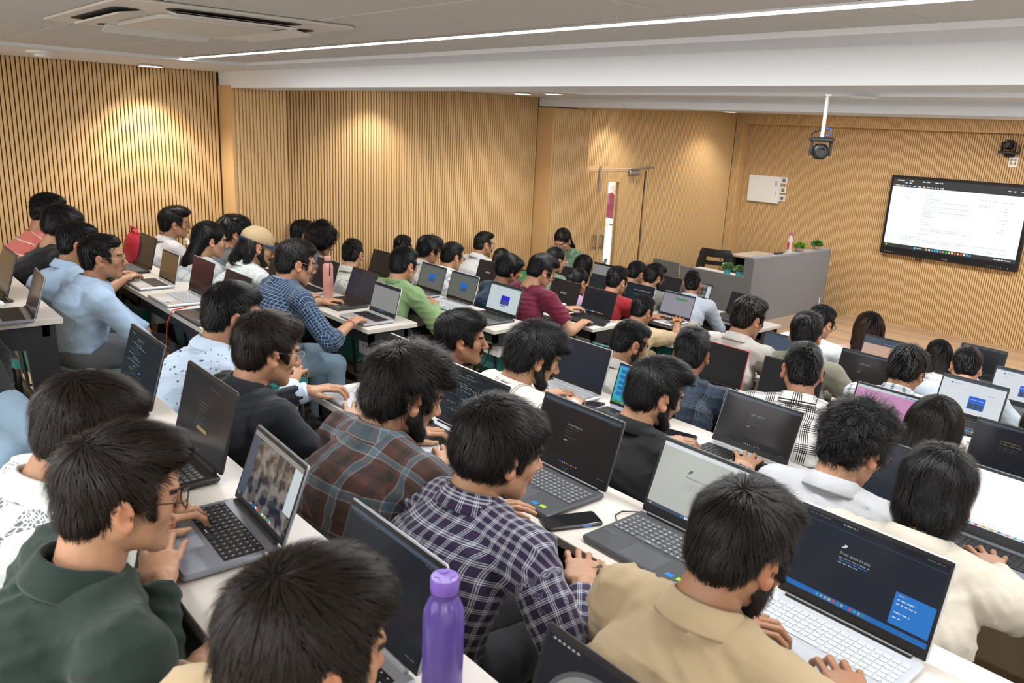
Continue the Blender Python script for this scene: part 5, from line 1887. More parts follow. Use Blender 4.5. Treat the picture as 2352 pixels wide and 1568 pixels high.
def glasses_mesh(kind):
    if kind in GL:
        return GL[kind]
    rad = {'round': (.0215, .0205), 'rect': (.0235, .0165), 'big': (.0255, .0225)}[kind.split('_')[0]]
    fm, ls = MB(), MB()
    for s in (-1, 1):
        ring = []
        for i in range(20):
            a = 2 * math.pi * i / 20
            ex = 1 if 'round' in kind or 'big' in kind else .7
            cx, cz = math.cos(a), math.sin(a)
            ring.append((s * .033 + rad[0] * math.copysign(abs(cx) ** ex, cx), .1085 - .006 * abs(cx), .004 + rad[1] * math.copysign(abs(cz) ** ex, cz)))
        fm.tube(ring, .0014, 6, closed=True)
        ls.add(ring, [tuple(range(20))])
        fm.tube([(s * (.033 + rad[0]), .1025, .010), (s * .073, .090, .012), (s * .0785, .03, .014), (s * .0800, -.006, .016), (s * .0805, -.03, .004)], .0013, 6)
    fm.tube([(-.012, .1085, .008), (0, .111, .010), (.012, .1085, .008)], .0013, 6)
    col = {'dark': (.015, .012, .012), 'gold': (.35, .25, .12), 'clear': (.45, .42, .40), 'pink': (.45, .27, .25), 'white': (.6, .58, .56), 'tan': (.42, .28, .16)}[kind.split('_')[1]]
    GL[kind] = (fm.mesh('glasses', mat('spectacle_' + kind.split('_')[1], col, .3, .4), True), ls.mesh('lens', mat('lens_glass', (.9, .93, .95), .03, alpha=.16, spec=.6)))
    return GL[kind]


def person(head, floor, yaw=0, hyaw=None, pitch=12, roll=0, skin=0, hair='short', hcol='black', hseed=1, beard=None, glasses=None, shirt='white', sleeve='long', collar=True, pants='trouser', near=False, fem=False, label='', short='',
           rh=None, lh=None, rpose='type', lpose='type', hips=None, collarm=None, knees=None, stand=False, hscale=1.0, build=1.0, lean=None, hsz=1.0, seat=True, cuffm=None, group='students seated at the desks'):
    """head: world centre of the head; rh / lh: world wrist targets (None = on the lap)"""
    hyaw = yaw if hyaw is None else hyaw
    Hc_w = A(*head)
    f = A(-math.sin(math.radians(yaw)), math.cos(math.radians(yaw)), 0)
    r = A(f[1], -f[0], 0)
    back = .24 if lean is None else lean
    if hips is None:
        hips = Hc_w[:2] - f[:2] * back
    org = A(hips[0], hips[1], floor)
    Hc = Hc_w - org
    Rh = rotm(hyaw, pitch, roll)
    Rn = rotm(yaw * .6 + hyaw * .4, pitch * .75, roll * .4)
    sb = build * 1.05
    if stand:
        Pc = A(0, 0, Hc[2] * .585)
    else:
        Pc = A(0, 0, .555)
    Nb = Hc + Rn @ A(0, -.058, -.122)
    spine = Nb - Pc
    Cc = Pc + spine * .60 - f * .025 * (1 if not stand else .3)
    Wc = Pc + spine * .25 - f * .015
    wsh = (.180 if not fem else .150) * sb
    Ssh = {s: Nb + A(0, 0, -.072) + r * s * wsh + f * .012 for s in (-1, 1)}
    l1, l2 = .285, .255
    arms = {}
    for s, tgt in ((1, rh), (-1, lh)):
        if tgt is None:
            W = Pc + r * s * .11 + f * (.22 if not stand else .05) + A(0, 0, .06 if not stand else -.02)
            if stand:
                W = Pc + r * s * .20 + f * .06 + A(0, 0, -.04)
        else:
            W = A(*tgt) - org
        E, W = ik(Ssh[s], W, l1, l2, A(0, 0, -.75) + r * s * .85 - f * .30)
        arms[s] = (Ssh[s], E, W)
    # ---- clothes: shirt
    h = .0105 if near else .0155
    mw = .150 if not fem else .128
    torso = [seg(Pc + A(0, 0, -.075), Wc, (mw * 1.03 * sb, .112 * sb), (mw * .97 * sb, .104 * sb), u=r, cap=.5, k=.03),
             seg(Wc, Cc, (mw * .97 * sb, .104 * sb), (.166 * (1 if not fem else .88) * sb, .116 * sb), u=r, k=.05),
             seg(Cc, Nb + A(0, 0, -.075), (.166 * (1 if not fem else .88) * sb, .116 * sb), (.130 * sb, .090 * sb), u=r, k=.05),
             seg(Ssh[-1], Ssh[1], (.058, .056), u=A(0, 0, 1), k=.04)]
    for s in (-1, 1):
        torso.append(seg(Nb + A(0, 0, -.030) - f * .002, Ssh[s] * .92 + Nb * .08 + A(0, 0, .004), (.046, .050), (.054, .054), k=.04))
    sleeves = []
    for s in (-1, 1):
        S, E, W = arms[s]
        if sleeve == 'short':
            sleeves.append(seg(S, S + (E - S) * .72, .066, .064, k=.03, cap=.12))
        else:
            t_end = {'long': .93, 'roll': .34}[sleeve]
            sleeves.append(seg(S, E, .064 * (.9 + .1 * sb), .056, k=.03))
            sleeves.append(seg(E, E + (W - E) * t_end, .056, .041 if sleeve == 'long' else .053, k=.02, cap=.25))
    sd = zlib.crc32(label.encode()) % 1000
    w0, w1_, w3_ = Noise(sd, 9, 4), Noise(sd + 3, 9, 4), Noise(sd + 9, 15, 4)
    rs_ = np.random.RandomState(sd)
    kd = [A(rs_.uniform(-.5, .5), rs_.uniform(-.3, .3), 1.0) * 58, A(1.0, rs_.uniform(-.4, .4), rs_.choice([-1, 1]) * rs_.uniform(.4, .8)) * 46, A(rs_.uniform(-.9, .9), .5, .8) * 74]
    wp = [Noise(sd + 20 + i_, 13, 4) for i_ in range(3)]

    def wr(P):
        m0, m1 = w0(P), w1_(P)
        out = w3_(P) * .35
        for i_, mk in enumerate((np.clip(.25 + m0, 0, 1), np.clip(.15 + m1, 0, 1), np.clip(.1 - m0, 0, 1))):
            ph_ = P @ kd[i_].astype(f32) + 1.7 * wp[i_](P)
            out = out - mk * ((1 - np.abs(np.sin(ph_))) ** 2 - .3) * 1.25
        return out
    axn = (Hc + Rh @ A(0, -.03, -.045)) - (Nb + A(0, 0, -.05))
    axn = axn / np.linalg.norm(axn)
    if collar:
        torso.append(seg(Nb - axn * .05, Nb + axn * .004, (.066, .066), (.066, .066), u=r, k=.015, cap=.2))
    neckcut = [seg(Nb - axn * .012, Nb + axn * .2, (.060, .061), (.060, .061), u=r, k=.006, op=-1, cap=.3)]
    V, Q = polygonise(torso + sleeves + neckcut, h, .03, noise=lambda P: wr(P) * .0078)
    # pattern coordinates
    dT = evalp(torso, V)
    uv = np.zeros((len(V), 3), f32)
    rel = V - Nb.astype(f32)
    xr = rel @ r.astype(f32)
    yf = rel @ f.astype(f32)
    sp = spine / np.linalg.norm(spine)
    tt_ = np.clip(-(rel @ sp.astype(f32)), 0, 1)
    axp = (V - Nb.astype(f32)) + tt_[:, None] * sp.astype(f32)
    ang_ = np.arctan2(axp @ r.astype(f32), -(axp @ f.astype(f32)))
    ww = np.clip((tt_ - .07) / .10, 0, 1)
    uv[:, 0] = xr * (1 - ww) + ang_ * .15 * ww
    uv[:, 1] = rel @ sp.astype(f32) + np.clip(yf + .06, 0, 1) * .9
    best = dT.copy()
    SN = vnormals(V, Q)
    for s in (-1, 1):
        S, E, W = arms[s]
        pos = 0
        for (a, b, ln) in ((S, E, l1), (E, W, l2)):
            d = (b - a) / (np.linalg.norm(b - a) + 1e-6)
            pr_ = seg(a, b, .052, .046)
            dd = pdist(pr_, V) - (.004 if pos else -.012)
            m = dd < best
            q = V[m] - a.astype(f32)
            n1 = np.cross(d, A(0, 0, 1) if abs(d[2]) < .9 else f)
            n1 = n1 / np.linalg.norm(n1)
            n2 = np.cross(d, n1)
            qd, q1, q2 = q @ d.astype(f32), q @ n1.astype(f32), q @ n2.astype(f32)
            Nm = SN[m]
            a_, b1, c1 = np.abs(Nm @ d.astype(f32)), np.abs(Nm @ n1.astype(f32)), np.abs(Nm @ n2.astype(f32))
            pole = (a_ > b1) & (a_ > c1)
            uv[m, 0] = np.where(pole, q1, np.where(b1 > c1, q2, q1))
            uv[m, 1] = np.where(pole, q2, -qd - pos)
            best[m] = dd[m]
            pos += ln
    # ---- body: skin (neck, arms, hands, trunk core) with the head
    hb = .011 if near else .016
    body = [seg(Pc, Nb + A(0, 0, -.05), (.105 * sb, .070), (.085, .055), u=r, k=.03), seg(Nb + A(0, 0, -.05), Hc + Rh @ A(0, -.030, -.045), (.054 if not fem else .045, .056 if not fem else .047), (.052 if not fem else .044, .055 if not fem else .046), u=r, k=.02)]
    for s in (-1, 1):
        S, E, W = arms[s]
        body += [seg(Nb + A(0, 0, -.06), S, .04, .04, k=.02), seg(S, E, .040, .037, k=.02), seg(E, E + (W - E) * .35, .038, .037, k=.02), seg(E + (W - E) * .35, W, .037, (.024, .024), k=.01)]
    BV, BQ = polygonise(body, hb, .02)
    HV, HQ, HC = head_mesh(fem, .0036 if near else .0058)
    parts = [(BV, BQ, np.ones((len(BV), 4), f32)), ((HV @ (Rh.T * hscale).astype(f32)) + Hc.astype(f32), HQ, HC)]
    for s, pose in ((1, rpose), (-1, lpose)):
        S, E, W = arms[s]
        hv, hq = hand_mesh(pose, .0034 if near else .0056)
        d = (W - E) / np.linalg.norm(W - E)
        fl_ = d.copy()
        fl_[2] *= .35
        fy = fl_ / np.linalg.norm(fl_)
        fx = np.cross(fy, A(0, 0, 1))
        fx /= np.linalg.norm(fx)
        fz = np.cross(fx, fy)
        Rm = np.stack([fx * s, fy, fz], 1)
        v = hv @ Rm.T.astype(f32) + W.astype(f32)
        parts.append((v, hq if s == 1 else hq[:, ::-1], np.ones((len(v), 4), f32)))
    n, VV, QQ, CC = 0, [], [], []
    for v, q, c in parts:
        VV.append(v)
        QQ.append(q + n)
        CC.append(c)
        n += len(v)
    me = mk_mesh('person', np.concatenate(VV), np.concatenate(QQ), SKIN[skin], {'tint': ('FLOAT_COLOR', np.concatenate(CC))})
    root = link('person', me, None, tuple(org))
    tag(root, label, 'person', group)
    link('shirt' if not fem else 'top', mk_mesh('shirt', V, Q, CLOTH[shirt], {'cloth': ('FLOAT_VECTOR', uv)}), root)
    # ---- collar
    if collar:
        cm = MB()
        ax = (Hc + Rh @ A(0, -.03, -.045)) - (Nb + A(0, 0, -.05))
        ax = ax / np.linalg.norm(ax)
        cx = r - ax * r.dot(ax)
        cx /= np.linalg.norm(cx)
        cy = np.cross(ax, cx)
        prof = [(.060, -.034), (.0605, .022), (.063, .028), (.069, .026), (.088, -.016), (.0875, -.022), (.082, -.018), (.068, .012), (.068, -.034)]
        if collar == 'band':
            prof = [(.060, -.030), (.060, .012), (.063, .016), (.066, .012), (.067, -.030)]
        NA = 30
        Vc, Fc, uvc = [], [], []
        for i in range(NA + 1):
            a = math.radians(-252 + 324 * i / NA)
            drop = max(0, math.sin(a)) ** 2
            for (rr_, zz) in prof:
                back_ = 1 + .03 * (1 - drop)
                z2 = zz - drop * .030 - (drop * .022 if rr_ > .07 else 0)
                rx = rr_ * (1.0 + .06 * drop)
                p_ = Nb + A(0, 0, -.004) + ax * (z2 + .006) + cx * (rx * math.cos(a)) + cy * (rx * math.sin(a) * 1.0)
                Vc.append(p_)
                uvc.append((a * .07, zz + rr_, 0))
        m_ = len(prof)
        for i in range(NA):
            for j in range(m_):
                k2 = (j + 1) % m_
                Fc.append((i * m_ + j, i * m_ + k2, (i + 1) * m_ + k2, (i + 1) * m_ + j))
        cmesh = mk_mesh('collar', np.array(Vc, f32), np.array(Fc), CLOTH[collarm or shirt], {'cloth': ('FLOAT_VECTOR', np.array(uvc, f32))})
        link('collar', cmesh, root)
    if cuffm:
        for s in (-1, 1):
            S, E, W = arms[s]
            d = (W - E) / np.linalg.norm(W - E)
            cv, cq = polygonise([seg(W - d * .045, W - d * .006, .041, .040, cap=.15)], .007)
            link('cuff', mk_mesh('cuff', cv, cq, CLOTH[cuffm], {'cloth': ('FLOAT_VECTOR', cv)}), root)
    # ---- trousers and shoes
    kn = knees if knees is not None else (yaw, yaw)
    tr = [ell(Pc + A(0, 0, -.03), (.150 * sb, .125 * sb, .085), np.stack([r, f, A(0, 0, 1)], 1), k=.03)]
    ank = []
    for s, ky in ((1, kn[0]), (-1, kn[1])):
        kf = A(-math.sin(math.radians(ky)), math.cos(math.radians(ky)), 0)
        hip = Pc + r * s * .085 + A(0, 0, -.03)
        if stand:
            knee, ankle = hip + A(0, 0, -Pc[2] * .46) + kf * .02, A(*(r * s * .09)) + A(0, 0, .09)
        else:
            knee = hip + kf * .42 + A(0, 0, -.015)
            ankle = knee + A(0, 0, -(knee[2] - .09)) - kf * .02
        tr += [seg(hip, knee, .083 * sb, .060, k=.04), seg(knee, ankle, .058, .050, k=.02, cap=.3)]
        ank.append((ankle, ky))
    TV_, TQ = polygonise(tr, .0175 if near else .021, .03, noise=lambda P: wr(P) * .005)
    link('trousers', mk_mesh('trousers', TV_, TQ, CLOTH[pants], {'cloth': ('FLOAT_VECTOR', TV_)}), root)
    for (a, ky) in ank:
        link('shoe', shoe_mesh(), root, (a[0], a[1], a[2] - .09), (0, 0, math.radians(ky)))
    # ---- hair, beard, spectacles
    M4 = Matrix([[*(Rh[i] * hscale), Hc[i]] for i in range(3)] + [[0, 0, 0, 1]])
    if hair:
        ho = link('hair', hair_mesh(hair, near, hcol, hseed), root)
        ho.matrix_local = M4 @ Matrix.Diagonal((hsz, hsz, hsz, 1))
    if beard:
        bo = link('beard', beard_mesh(beard, near), root)
        bo.matrix_local = M4
    if glasses:
        fm, lm = glasses_mesh(glasses)
        go = link('glasses', fm, root)
        go.matrix_local = M4
        link('lens', lm, go)
    if seat and not stand:
        chair(org[0], org[1] + 0.0, floor, math.radians(yaw), 'teal padded chair under the %s' % short)
    return root, arms, org, M4

# ================================================================ THE PEOPLE
def at(row, x, yo, dz=.042):
    return (x, YD[row] + yo, ZD[row] + dz)


def ty(row, x, dx=.10, yo=.0):
    return dict(rh=at(row, x + dx, yo), lh=at(row, x - dx, yo))


def band(arm, org, radius, r, m, name, root, back=.03, tilt=0.0):
    """a band round the wrist"""
    S, E, W = arm
    d = (W - E) / np.linalg.norm(W - E)
    n1 = np.cross(d, A(0, 0, 1))
    n1 /= np.linalg.norm(n1)
    n2 = np.cross(d, n1)
    c = W - d * back
    pts = [tuple(c + n1 * radius * math.cos(a) + n2 * radius * math.sin(a) + d * tilt * math.cos(a)) for a in np.linspace(0, 2 * math.pi, 18, endpoint=False)]
    return MB().tube(pts, r, 6, closed=True).obj(name, m, root, smooth=True)


PEOPLE = []


def PP(row, head, **kw):
    root, arms, org, M4 = person(head, FL[row], **kw)
    PEOPLE.append(root)
    return root, arms, org, M4


# ---- nearest row, right of the aisle
PP(1, (-1.79, .386, 1.738), yaw=2, pitch=24, hair='medium', hcol='brown', hseed=4, skin=1, shirt='floral', sleeve='short', near=True, short='floral shirt man', hscale=.97,
   label='man in a white floral print shirt bent over the thick gaming laptop', **ty(1, -2.0, .1, .05))
PP(1, (-1.335, .327, 1.79), yaw=0, hyaw=-4, pitch=10, hair='quiff', hcol='brown', skin=0, shirt='darkgreen', glasses='round_dark', near=True, short='dark green shirt man', hscale=.90,
   label='man in a dark green shirt and round glasses with a hand on a trackpad', rh=at(1, -1.52, -.02, .03), lh=at(1, -1.75, .0), rpose='flat')
PP(1, (-0.765, .374, 1.803), yaw=0, pitch=16, hair='medium', hcol='brown', hseed=2, skin=0, shirt='khaki', near=True, short='man at the bottom edge', hscale=.93,
   label='dark haired man at the bottom edge seen from behind, left of the purple bottle', lh=at(1, -1.2, -.06), rh=at(1, -.98, -.1))
# jeans-clad neighbour mostly out of frame at the left edge
PP(1, (-3.80, .16, 1.80), yaw=-75, pitch=8, hair='short', skin=1, shirt='black', pants='denim', short='man in pale jeans at the left edge', label='student in pale jeans at the left edge, only a leg in view', knees=(-72, -80), hips=(-3.42, .36), rh=(-3.75, .05, 1.22), lh=(-3.7, .5, 1.22), build=1.2)
# ---- second row, right
PP(2, (-3.08, 1.22, 1.625), yaw=-4, hyaw=-2, pitch=14, hair='short', hcol='black', hseed=3, skin=1, shirt='bluedots', near=True, short='blue dotted shirt man', hscale=1.08,
   label='man in a light blue dotted shirt sitting by the aisle', rh=at(2, -2.9, -.05), lh=None)
PP(2, (-2.52, 1.115, 1.632), yaw=2, hyaw=-2, pitch=14, hair='medium', hcol='brown', hseed=5, skin=0, shirt='charcoal', glasses='rect_clear', near=True, short='charcoal shirt man', hscale=1.03, cuffm='bluedots',
   label='man in a charcoal shirt with a dotted cuff reaching to a white laptop', rh=at(2, -2.38, -.07, .03), lh=at(2, -2.75, -.05), rpose='reach')
PP(2, (-1.80, 1.20, 1.672), yaw=2, hyaw=-8, pitch=22, hair='wavy', hcol='dark', skin=0, shirt='brownplaid', beard='full', near=True, short='brown plaid man', hscale=1.05, build=1.1,
   label='bearded man with wavy hair in a brown and teal plaid shirt', rh=at(2, -1.85, -.02), lh=at(2, -2.15, .0))
PP(2, (-1.385, 1.20, 1.645), yaw=0, hyaw=-14, pitch=14, hair='bowl', hcol='dark', skin=0, shirt='purplecheck', near=True, short='purple check man', hscale=1.06, build=1.05,
   label='man in a purple and white check shirt with straight dark hair', rh=at(2, -1.16, -.14, .02), lh=(-1.60, 1.30, ZD[2] + .035), lpose='flat')
PP(2, (-0.72, 1.23, 1.672), yaw=0, hyaw=-9, pitch=22, hair='medium', hcol='dark', hseed=7, skin=1, shirt='khaki', sleeve='short', beard='full', near=True, short='beige polo man', hscale=1.0, build=1.05,
   label='bearded man in a beige polo shirt bent towards a large white laptop', rh=at(2, -.52, -.05), lh=at(2, -.85, -.03))
# ---- third row, right
PP(3, (-2.74, 2.12, 1.485), yaw=-16, hyaw=-33, pitch=4, hair='medium', hcol='black', hseed=6, skin=1, shirt='wine', collar=False, beard='goatee', pants='jeans', near=True, short='smiling man in maroon', knees=(-30, -5),
   label='smiling man with a moustache and maroon shirt seen in profile', rh=None, lh=None)
PP(3, (-2.22, 2.085, 1.54), yaw=-8, hyaw=-22, pitch=22, hair='wavy', hcol='black', hseed=2, skin=0, shirt='creamstripe', collar='band', collarm='collarstripe', beard='short', near=True, short='striped shirt man',
   label='bearded man in a cream shirt with grey striped collar looking down', **ty(3, -2.4))
PP(3, (-1.675, 2.16, 1.525), yaw=-4, hyaw=-18, pitch=18, hair='quiff', hcol='black', hseed=5, skin=0, shirt='black', beard='short', near=True, short='black shirt man',
   label='man in a black shirt with short beard, both hands over a keyboard', rh=at(3, -1.47, .06, .035), lh=at(3, -1.83, .02, .035), rpose='reach')
PP(3, (-1.025, 2.32, 1.512), yaw=2, hyaw=-10, pitch=22, hair='curly', hcol='black', skin=0, shirt='white', glasses='big_pink', near=True, short='curly haired man in white', hscale=1.03,
   label='curly haired man with glasses in a crisp white shirt', **ty(3, -1.05))
PP(3, (-0.685, 2.06, 1.565), yaw=4, hyaw=8, pitch=24, hair='bob', hcol='black', skin=1, shirt='cream', near=True, short='man with a black bob', hscale=.97, build=1.05,
   label='person with a straight black bob in a cream shirt at the right', rh=at(3, -.62, .05, .035), lh=at(3, -.9, 0), rpose='reach')
# ---- fourth row, right
PP(4, (-2.63, 3.14, 1.345), yaw=-6, hyaw=-16, pitch=22, hair='crop', skin=1, shirt='offwhite', beard='short', near=True, short='bearded man in off-white', label='man with cropped hair and beard in an off-white shirt', **ty(4, -2.6))
PP(4, (-2.24, 3.14, 1.385), yaw=18, hyaw=26, pitch=14, hair='short', hseed=8, skin=2, shirt='bluetartan', near=True, short='blue tartan shirt man', hscale=1.03, label='man seen from behind in a dark blue tartan shirt with an earring', **ty(4, -2.3))
PP(4, (-1.66, 3.14, 1.455), yaw=24, hyaw=34, pitch=16, hair='crop', hseed=3, skin=1, shirt='whitecheck', glasses='round_dark', near=True, short='man in white and black checks', label='man with glasses seen from behind in a white shirt with black checks', **ty(4, -1.85))
PP(4, (-1.09, 3.14, 1.367), yaw=4, hyaw=-2, pitch=18, hair='long', hcol='dark', fem=True, skin=0, shirt='navy', collar=False, glasses='round_pink', near=True, short='woman with round glasses', hsz=1.05, label='woman with long straight dark hair and round glasses', **ty(4, -1.1))
# ---- fifth row, right
PP(5, (-2.53, 4.07, 1.385), yaw=0, hyaw=-12, pitch=16, hair='short', hcol='brown', hseed=5, skin=0, shirt='offwhite', short='cream shirt man', hsz=1.06, label='man with thick brown hair in a cream long-sleeved shirt', **ty(5, -2.5))
PP(5, (-2.19, 4.12, 1.355), yaw=14, hyaw=18, pitch=18, hair='medium', hseed=3, skin=0, shirt='olive', short='khaki shirt man', label='man in a khaki olive shirt whose sleeve reaches a laptop', **ty(5, -2.0))
PP(5, (-1.62, 4.12, 1.295), yaw=8, hyaw=4, pitch=34, hair='wavy', hcol='black', hseed=6, skin=1, shirt='collarcheck', glasses='round_dark', short='wavy haired man in a checked collar', label='wavy haired man with glasses looking down in a white checked shirt', **ty(5, -1.6))
PP(5, (-0.98, 4.08, 1.16), yaw=10, pitch=30, hair='medium', hcol='brown', fem=True, skin=0, shirt='yellow', collar=False, short='person in yellow', label='person in bright yellow at the right frame edge', lean=.3, **ty(5, -1.1))
# ---- sixth and front rows, right
PP(6, (-2.64, 5.15, 1.20), yaw=-4, hyaw=-8, pitch=22, hair='short', hseed=4, skin=0, shirt='white', glasses='round_dark', short='white shirt man near the platform', label='man with glasses in a white shirt just left of the long brown hair', **ty(6, -2.5))
PP(6, (-1.68, 5.13, 1.135), yaw=16, hyaw=20, pitch=26, hair='short', hseed=6, skin=0, shirt='bluewhite', glasses='round_dark', short='short haired man at the right', label='short haired person seen from behind left of a white page laptop', **ty(6, -1.6))
PP(7, (-2.68, 5.98, 1.02), yaw=22, hyaw=30, pitch=10, hair='long', hcol='auburn', fem=True, hscale=1.1, hsz=1.12, skin=3, shirt='pinkbeige', collar=False, short='woman with long brown hair', label='woman with long reddish brown hair in a pale beige top', **ty(7, -2.6))
PP(7, (-2.20, 6.11, .925), yaw=22, hyaw=30, pitch=12, hair='long', hcol='dark', fem=True, skin=0, shirt='blueprint', collar=False, short='woman in a blue print top', label='woman with dark straight hair in a white and blue print top', **ty(7, -2.15))
PP(7, (-1.50, 6.10, .98), yaw=10, hyaw=20, pitch=15, hair='short', skin=1, shirt='black', short='person in black at the right edge', label='person in black at the right edge before the platform', **ty(7, -1.5))
# ---- second row, left
PP(2, (-6.02, 1.185, 1.715), yaw=0, hyaw=-5, pitch=12, hair='short', hseed=5, skin=1, shirt='pinkstripe', sleeve='short', collar=False, short='pink striped tee man', label='man in a salmon pink tee with thin white stripes', **ty(2, -5.85))
PP(2, (-5.46, 1.145, 1.695), yaw=0, hyaw=-6, pitch=14, hair='bowl', skin=0, shirt='black', sleeve='short', collar=False, short='black tee man', label='man in a black tee with long straight hair on the left', **ty(2, -5.4))
PP(2, (-5.10, 1.14, 1.635), yaw=0, hyaw=-8, pitch=8, hair='short', hseed=7, skin=1, shirt='skyblue', short='hidden man in light blue', label='light blue shirt man half hidden behind the one with glasses', rh=None, lh=None, pants='jeans')
PP(2, (-4.62, 1.14, 1.63), yaw=-6, hyaw=-14, pitch=2, hair='short', hseed=2, skin=1, shirt='skyblue', sleeve='roll', glasses='rect_clear', short='light blue shirt man with glasses', build=1.08, pants='grey',
   label='man in a light blue shirt and glasses sitting upright in profile', rh=(-4.45, 1.50, .98), lh=(-4.60, 1.55, 1.0), rpose='relax', lpose='relax', lean=.14)
# ---- third row, left
PP(3, (-6.33, 2.09, 1.565), yaw=-2, hyaw=-10, pitch=4, hair='quiff', hseed=3, skin=0, shirt='white', glasses='round_gold', short='white shirt man by the wall', label='man with glasses in a white shirt against the slatted wall', **ty(3, -6.2))
_r, _a, _o, _M = PP(3, (-5.36, 1.995, 1.575), yaw=0, hyaw=-4, pitch=10, hair='longtied', hcol='black', fem=True, skin=0, shirt='dressplaid', collar=False, short='woman with a long ponytail', label='woman with very long black hair tied with a pale bow', **ty(3, -5.6))
bw = MB()
for s_ in (-1, 1):
    bw.tube([(s_ * .004, -.135, -.03), (s_ * .03, -.15, -.012), (s_ * .038, -.15, -.035), (s_ * .004, -.14, -.04)], .008, 6, closed=True)
bw.obj('hair_bow', mat('bow_cream', (.6, .56, .45), .7), _r, smooth=True).matrix_local = _M
PP(3, (-5.86, 2.36, 1.54), yaw=0, hyaw=-6, pitch=12, hair='wavy', hseed=3, skin=0, shirt='grey', short='man left of the cap', label='dark wavy haired man half hidden behind the tan cap', **ty(3, -5.4))
_r, _a, _o, _M = PP(3, (-4.98, 2.16, 1.575), yaw=-2, hyaw=-10, pitch=20, hair='shag', hcol='dark', skin=0, shirt='lightcheck', glasses='big_gold', beard='short', short='tan cap man', label='long haired man in a tan baseball cap and small check shirt', **ty(3, -4.9))
# the cap
cv, cq = polygonise([ell((0, -.018, .048), (.086, .108, .086))], .006, clip=lambda P: .030 - .1 * P[:, 1] * .3 - P[:, 2])
capo = link('cap', mk_mesh('cap', cv, cq, mat('cap_tan', (.40, .29, .16), .85, bump=.15, bscale=400)), _r)
capo.matrix_local = _M
bv_, bf_ = [], []
for i in range(13):
    a = math.radians(18 + 144 * i / 12)
    for (q, zz) in ((1.0, .036), (1.55, .022 - .006 * math.sin(a))):
        fx = .082 * math.cos(a)
        fy = -.018 + .104 * math.sin(a) * (q if q == 1 else 1.62)
        bv_.append((fx * (1.02 if q > 1 else 1), fy, zz + .012 * (1 - abs(math.cos(a)))))
for i in range(12):
    bf_.append((2 * i, 2 * i + 2, 2 * i + 3, 2 * i + 1))
n0 = len(bv_)
bv_ += [(a, b, c - .004) for a, b, c in bv_]
bf_ += [tuple(reversed([i + n0 for i in f_])) for f_ in bf_]
for i in range(12):
    bf_.append((2 * i + 1, 2 * i + 3, 2 * i + 3 + n0, 2 * i + 1 + n0))
MB().add(bv_, bf_).obj('brim', mat('cap_navy', (.012, .022, .07), .8), capo, smooth=True)
MB().tube([(-.055, -.105, .030), (0, -.128, .028), (.055, -.105, .030)], .009, 6).obj('strap', MATS['cap_navy'], capo)
_r, _a, _o, _M = PP(3, (-4.38, 2.13, 1.565), yaw=-2, hyaw=-6, pitch=14, hair='short', hseed=3, hcol='dark', skin=0, shirt='navycheck', sleeve='roll', glasses='rect_pink', pants='denim', near=True, short='navy check man', build=1.22, hscale=1.08, hsz=1.02, knees=(-14, -2),
                    label='stout man in a navy grid check shirt and jeans at the aisle', rh=at(3, -4.10, -.07, .035), lh=at(3, -4.72, .06, .035))
band(_a[1], _o, .030, .004, mat('pink_thread', (.6, .22, .2), .7), 'wristband', _r, .02, .01)
# ---- fourth row, left
PP(4, (-6.30, 3.14, 1.43), yaw=0, hyaw=-10, pitch=10, hair='short', hseed=4, skin=0, shirt='grey', short='man by the wall left of the mop hair', label='man partly hidden left of the large mop of hair', **ty(4, -6.2))
PP(4, (-5.83, 3.06, 1.45), yaw=0, hyaw=0, pitch=26, hair='mop', skin=0, shirt='grey', short='mop haired man', label='man with a big curly mop of black hair behind the pink flask', **ty(4, -5.9))
PP(4, (-5.48, 3.14, 1.385), yaw=24, hyaw=40, pitch=14, hair='crop', hseed=4, skin=0, shirt='greydots', short='grey dotted shirt man', label='man from behind in a pale grey shirt with dark dots', **ty(4, -5.5))
PP(4, (-4.76, 3.14, 1.415), yaw=6, hyaw=12, pitch=14, hair='short', hseed=6, skin=0, shirt='green', collar='band', near=True, short='green shirt man', hscale=1.03, build=1.08, label='man in a pale green kurta shirt with hands on a laptop', rh=at(4, -4.70, -.02), lh=at(4, -5.0, .0))
# ---- fifth row, left
PP(5, (-6.27, 4.12, 1.26), yaw=10, hyaw=30, pitch=14, hair='crop', hseed=5, skin=1, shirt='gingham', short='gingham shirt man', label='man in a black and white gingham shirt by the wall', **ty(5, -6.2))
PP(5, (-5.84, 4.12, 1.30), yaw=0, hyaw=-6, pitch=20, hair='wavy', hseed=4, skin=0, shirt='offwhite', short='wavy haired man in the fifth row', glasses='rect_dark', label='wavy haired man looking down between two laptops in the fifth row', **ty(5, -5.75))
PP(5, (-5.50, 4.12, 1.295), yaw=4, hyaw=4, pitch=16, hair='short', hseed=8, skin=0, shirt='blueprint', glasses='rect_dark', short='printed white shirt man', label='man with glasses in a white printed shirt behind a dim laptop', **ty(5, -5.4))
PP(5, (-4.74, 4.12, 1.305), yaw=-4, hyaw=-18, pitch=14, hair='bowl', hseed=3, skin=1, shirt='navy', sleeve='short', collar=False, near=False, short='navy tee man', label='man in a navy tee seen in profile behind the glowing laptop', **ty(5, -4.9))
_r, _a, _o, _M = PP(5, (-4.34, 4.09, 1.365), yaw=0, hyaw=-14, pitch=24, hair='quiff', hseed=4, skin=0, shirt='maroon', sleeve='short', collar=False, glasses='big_tan', near=True, short='maroon tee man',
                    label='man in a maroon tee with tan glasses and a wristwatch', rh=at(5, -4.10, -.04, .035), lh=at(5, -4.44, .10, .07), lpose='reach')
w_ = band(_a[-1], _o, .030, .008, mat('watch_strap', (.10, .04, .07), .6), 'watch', _r, .03)
S_, E_, W_ = _a[-1]
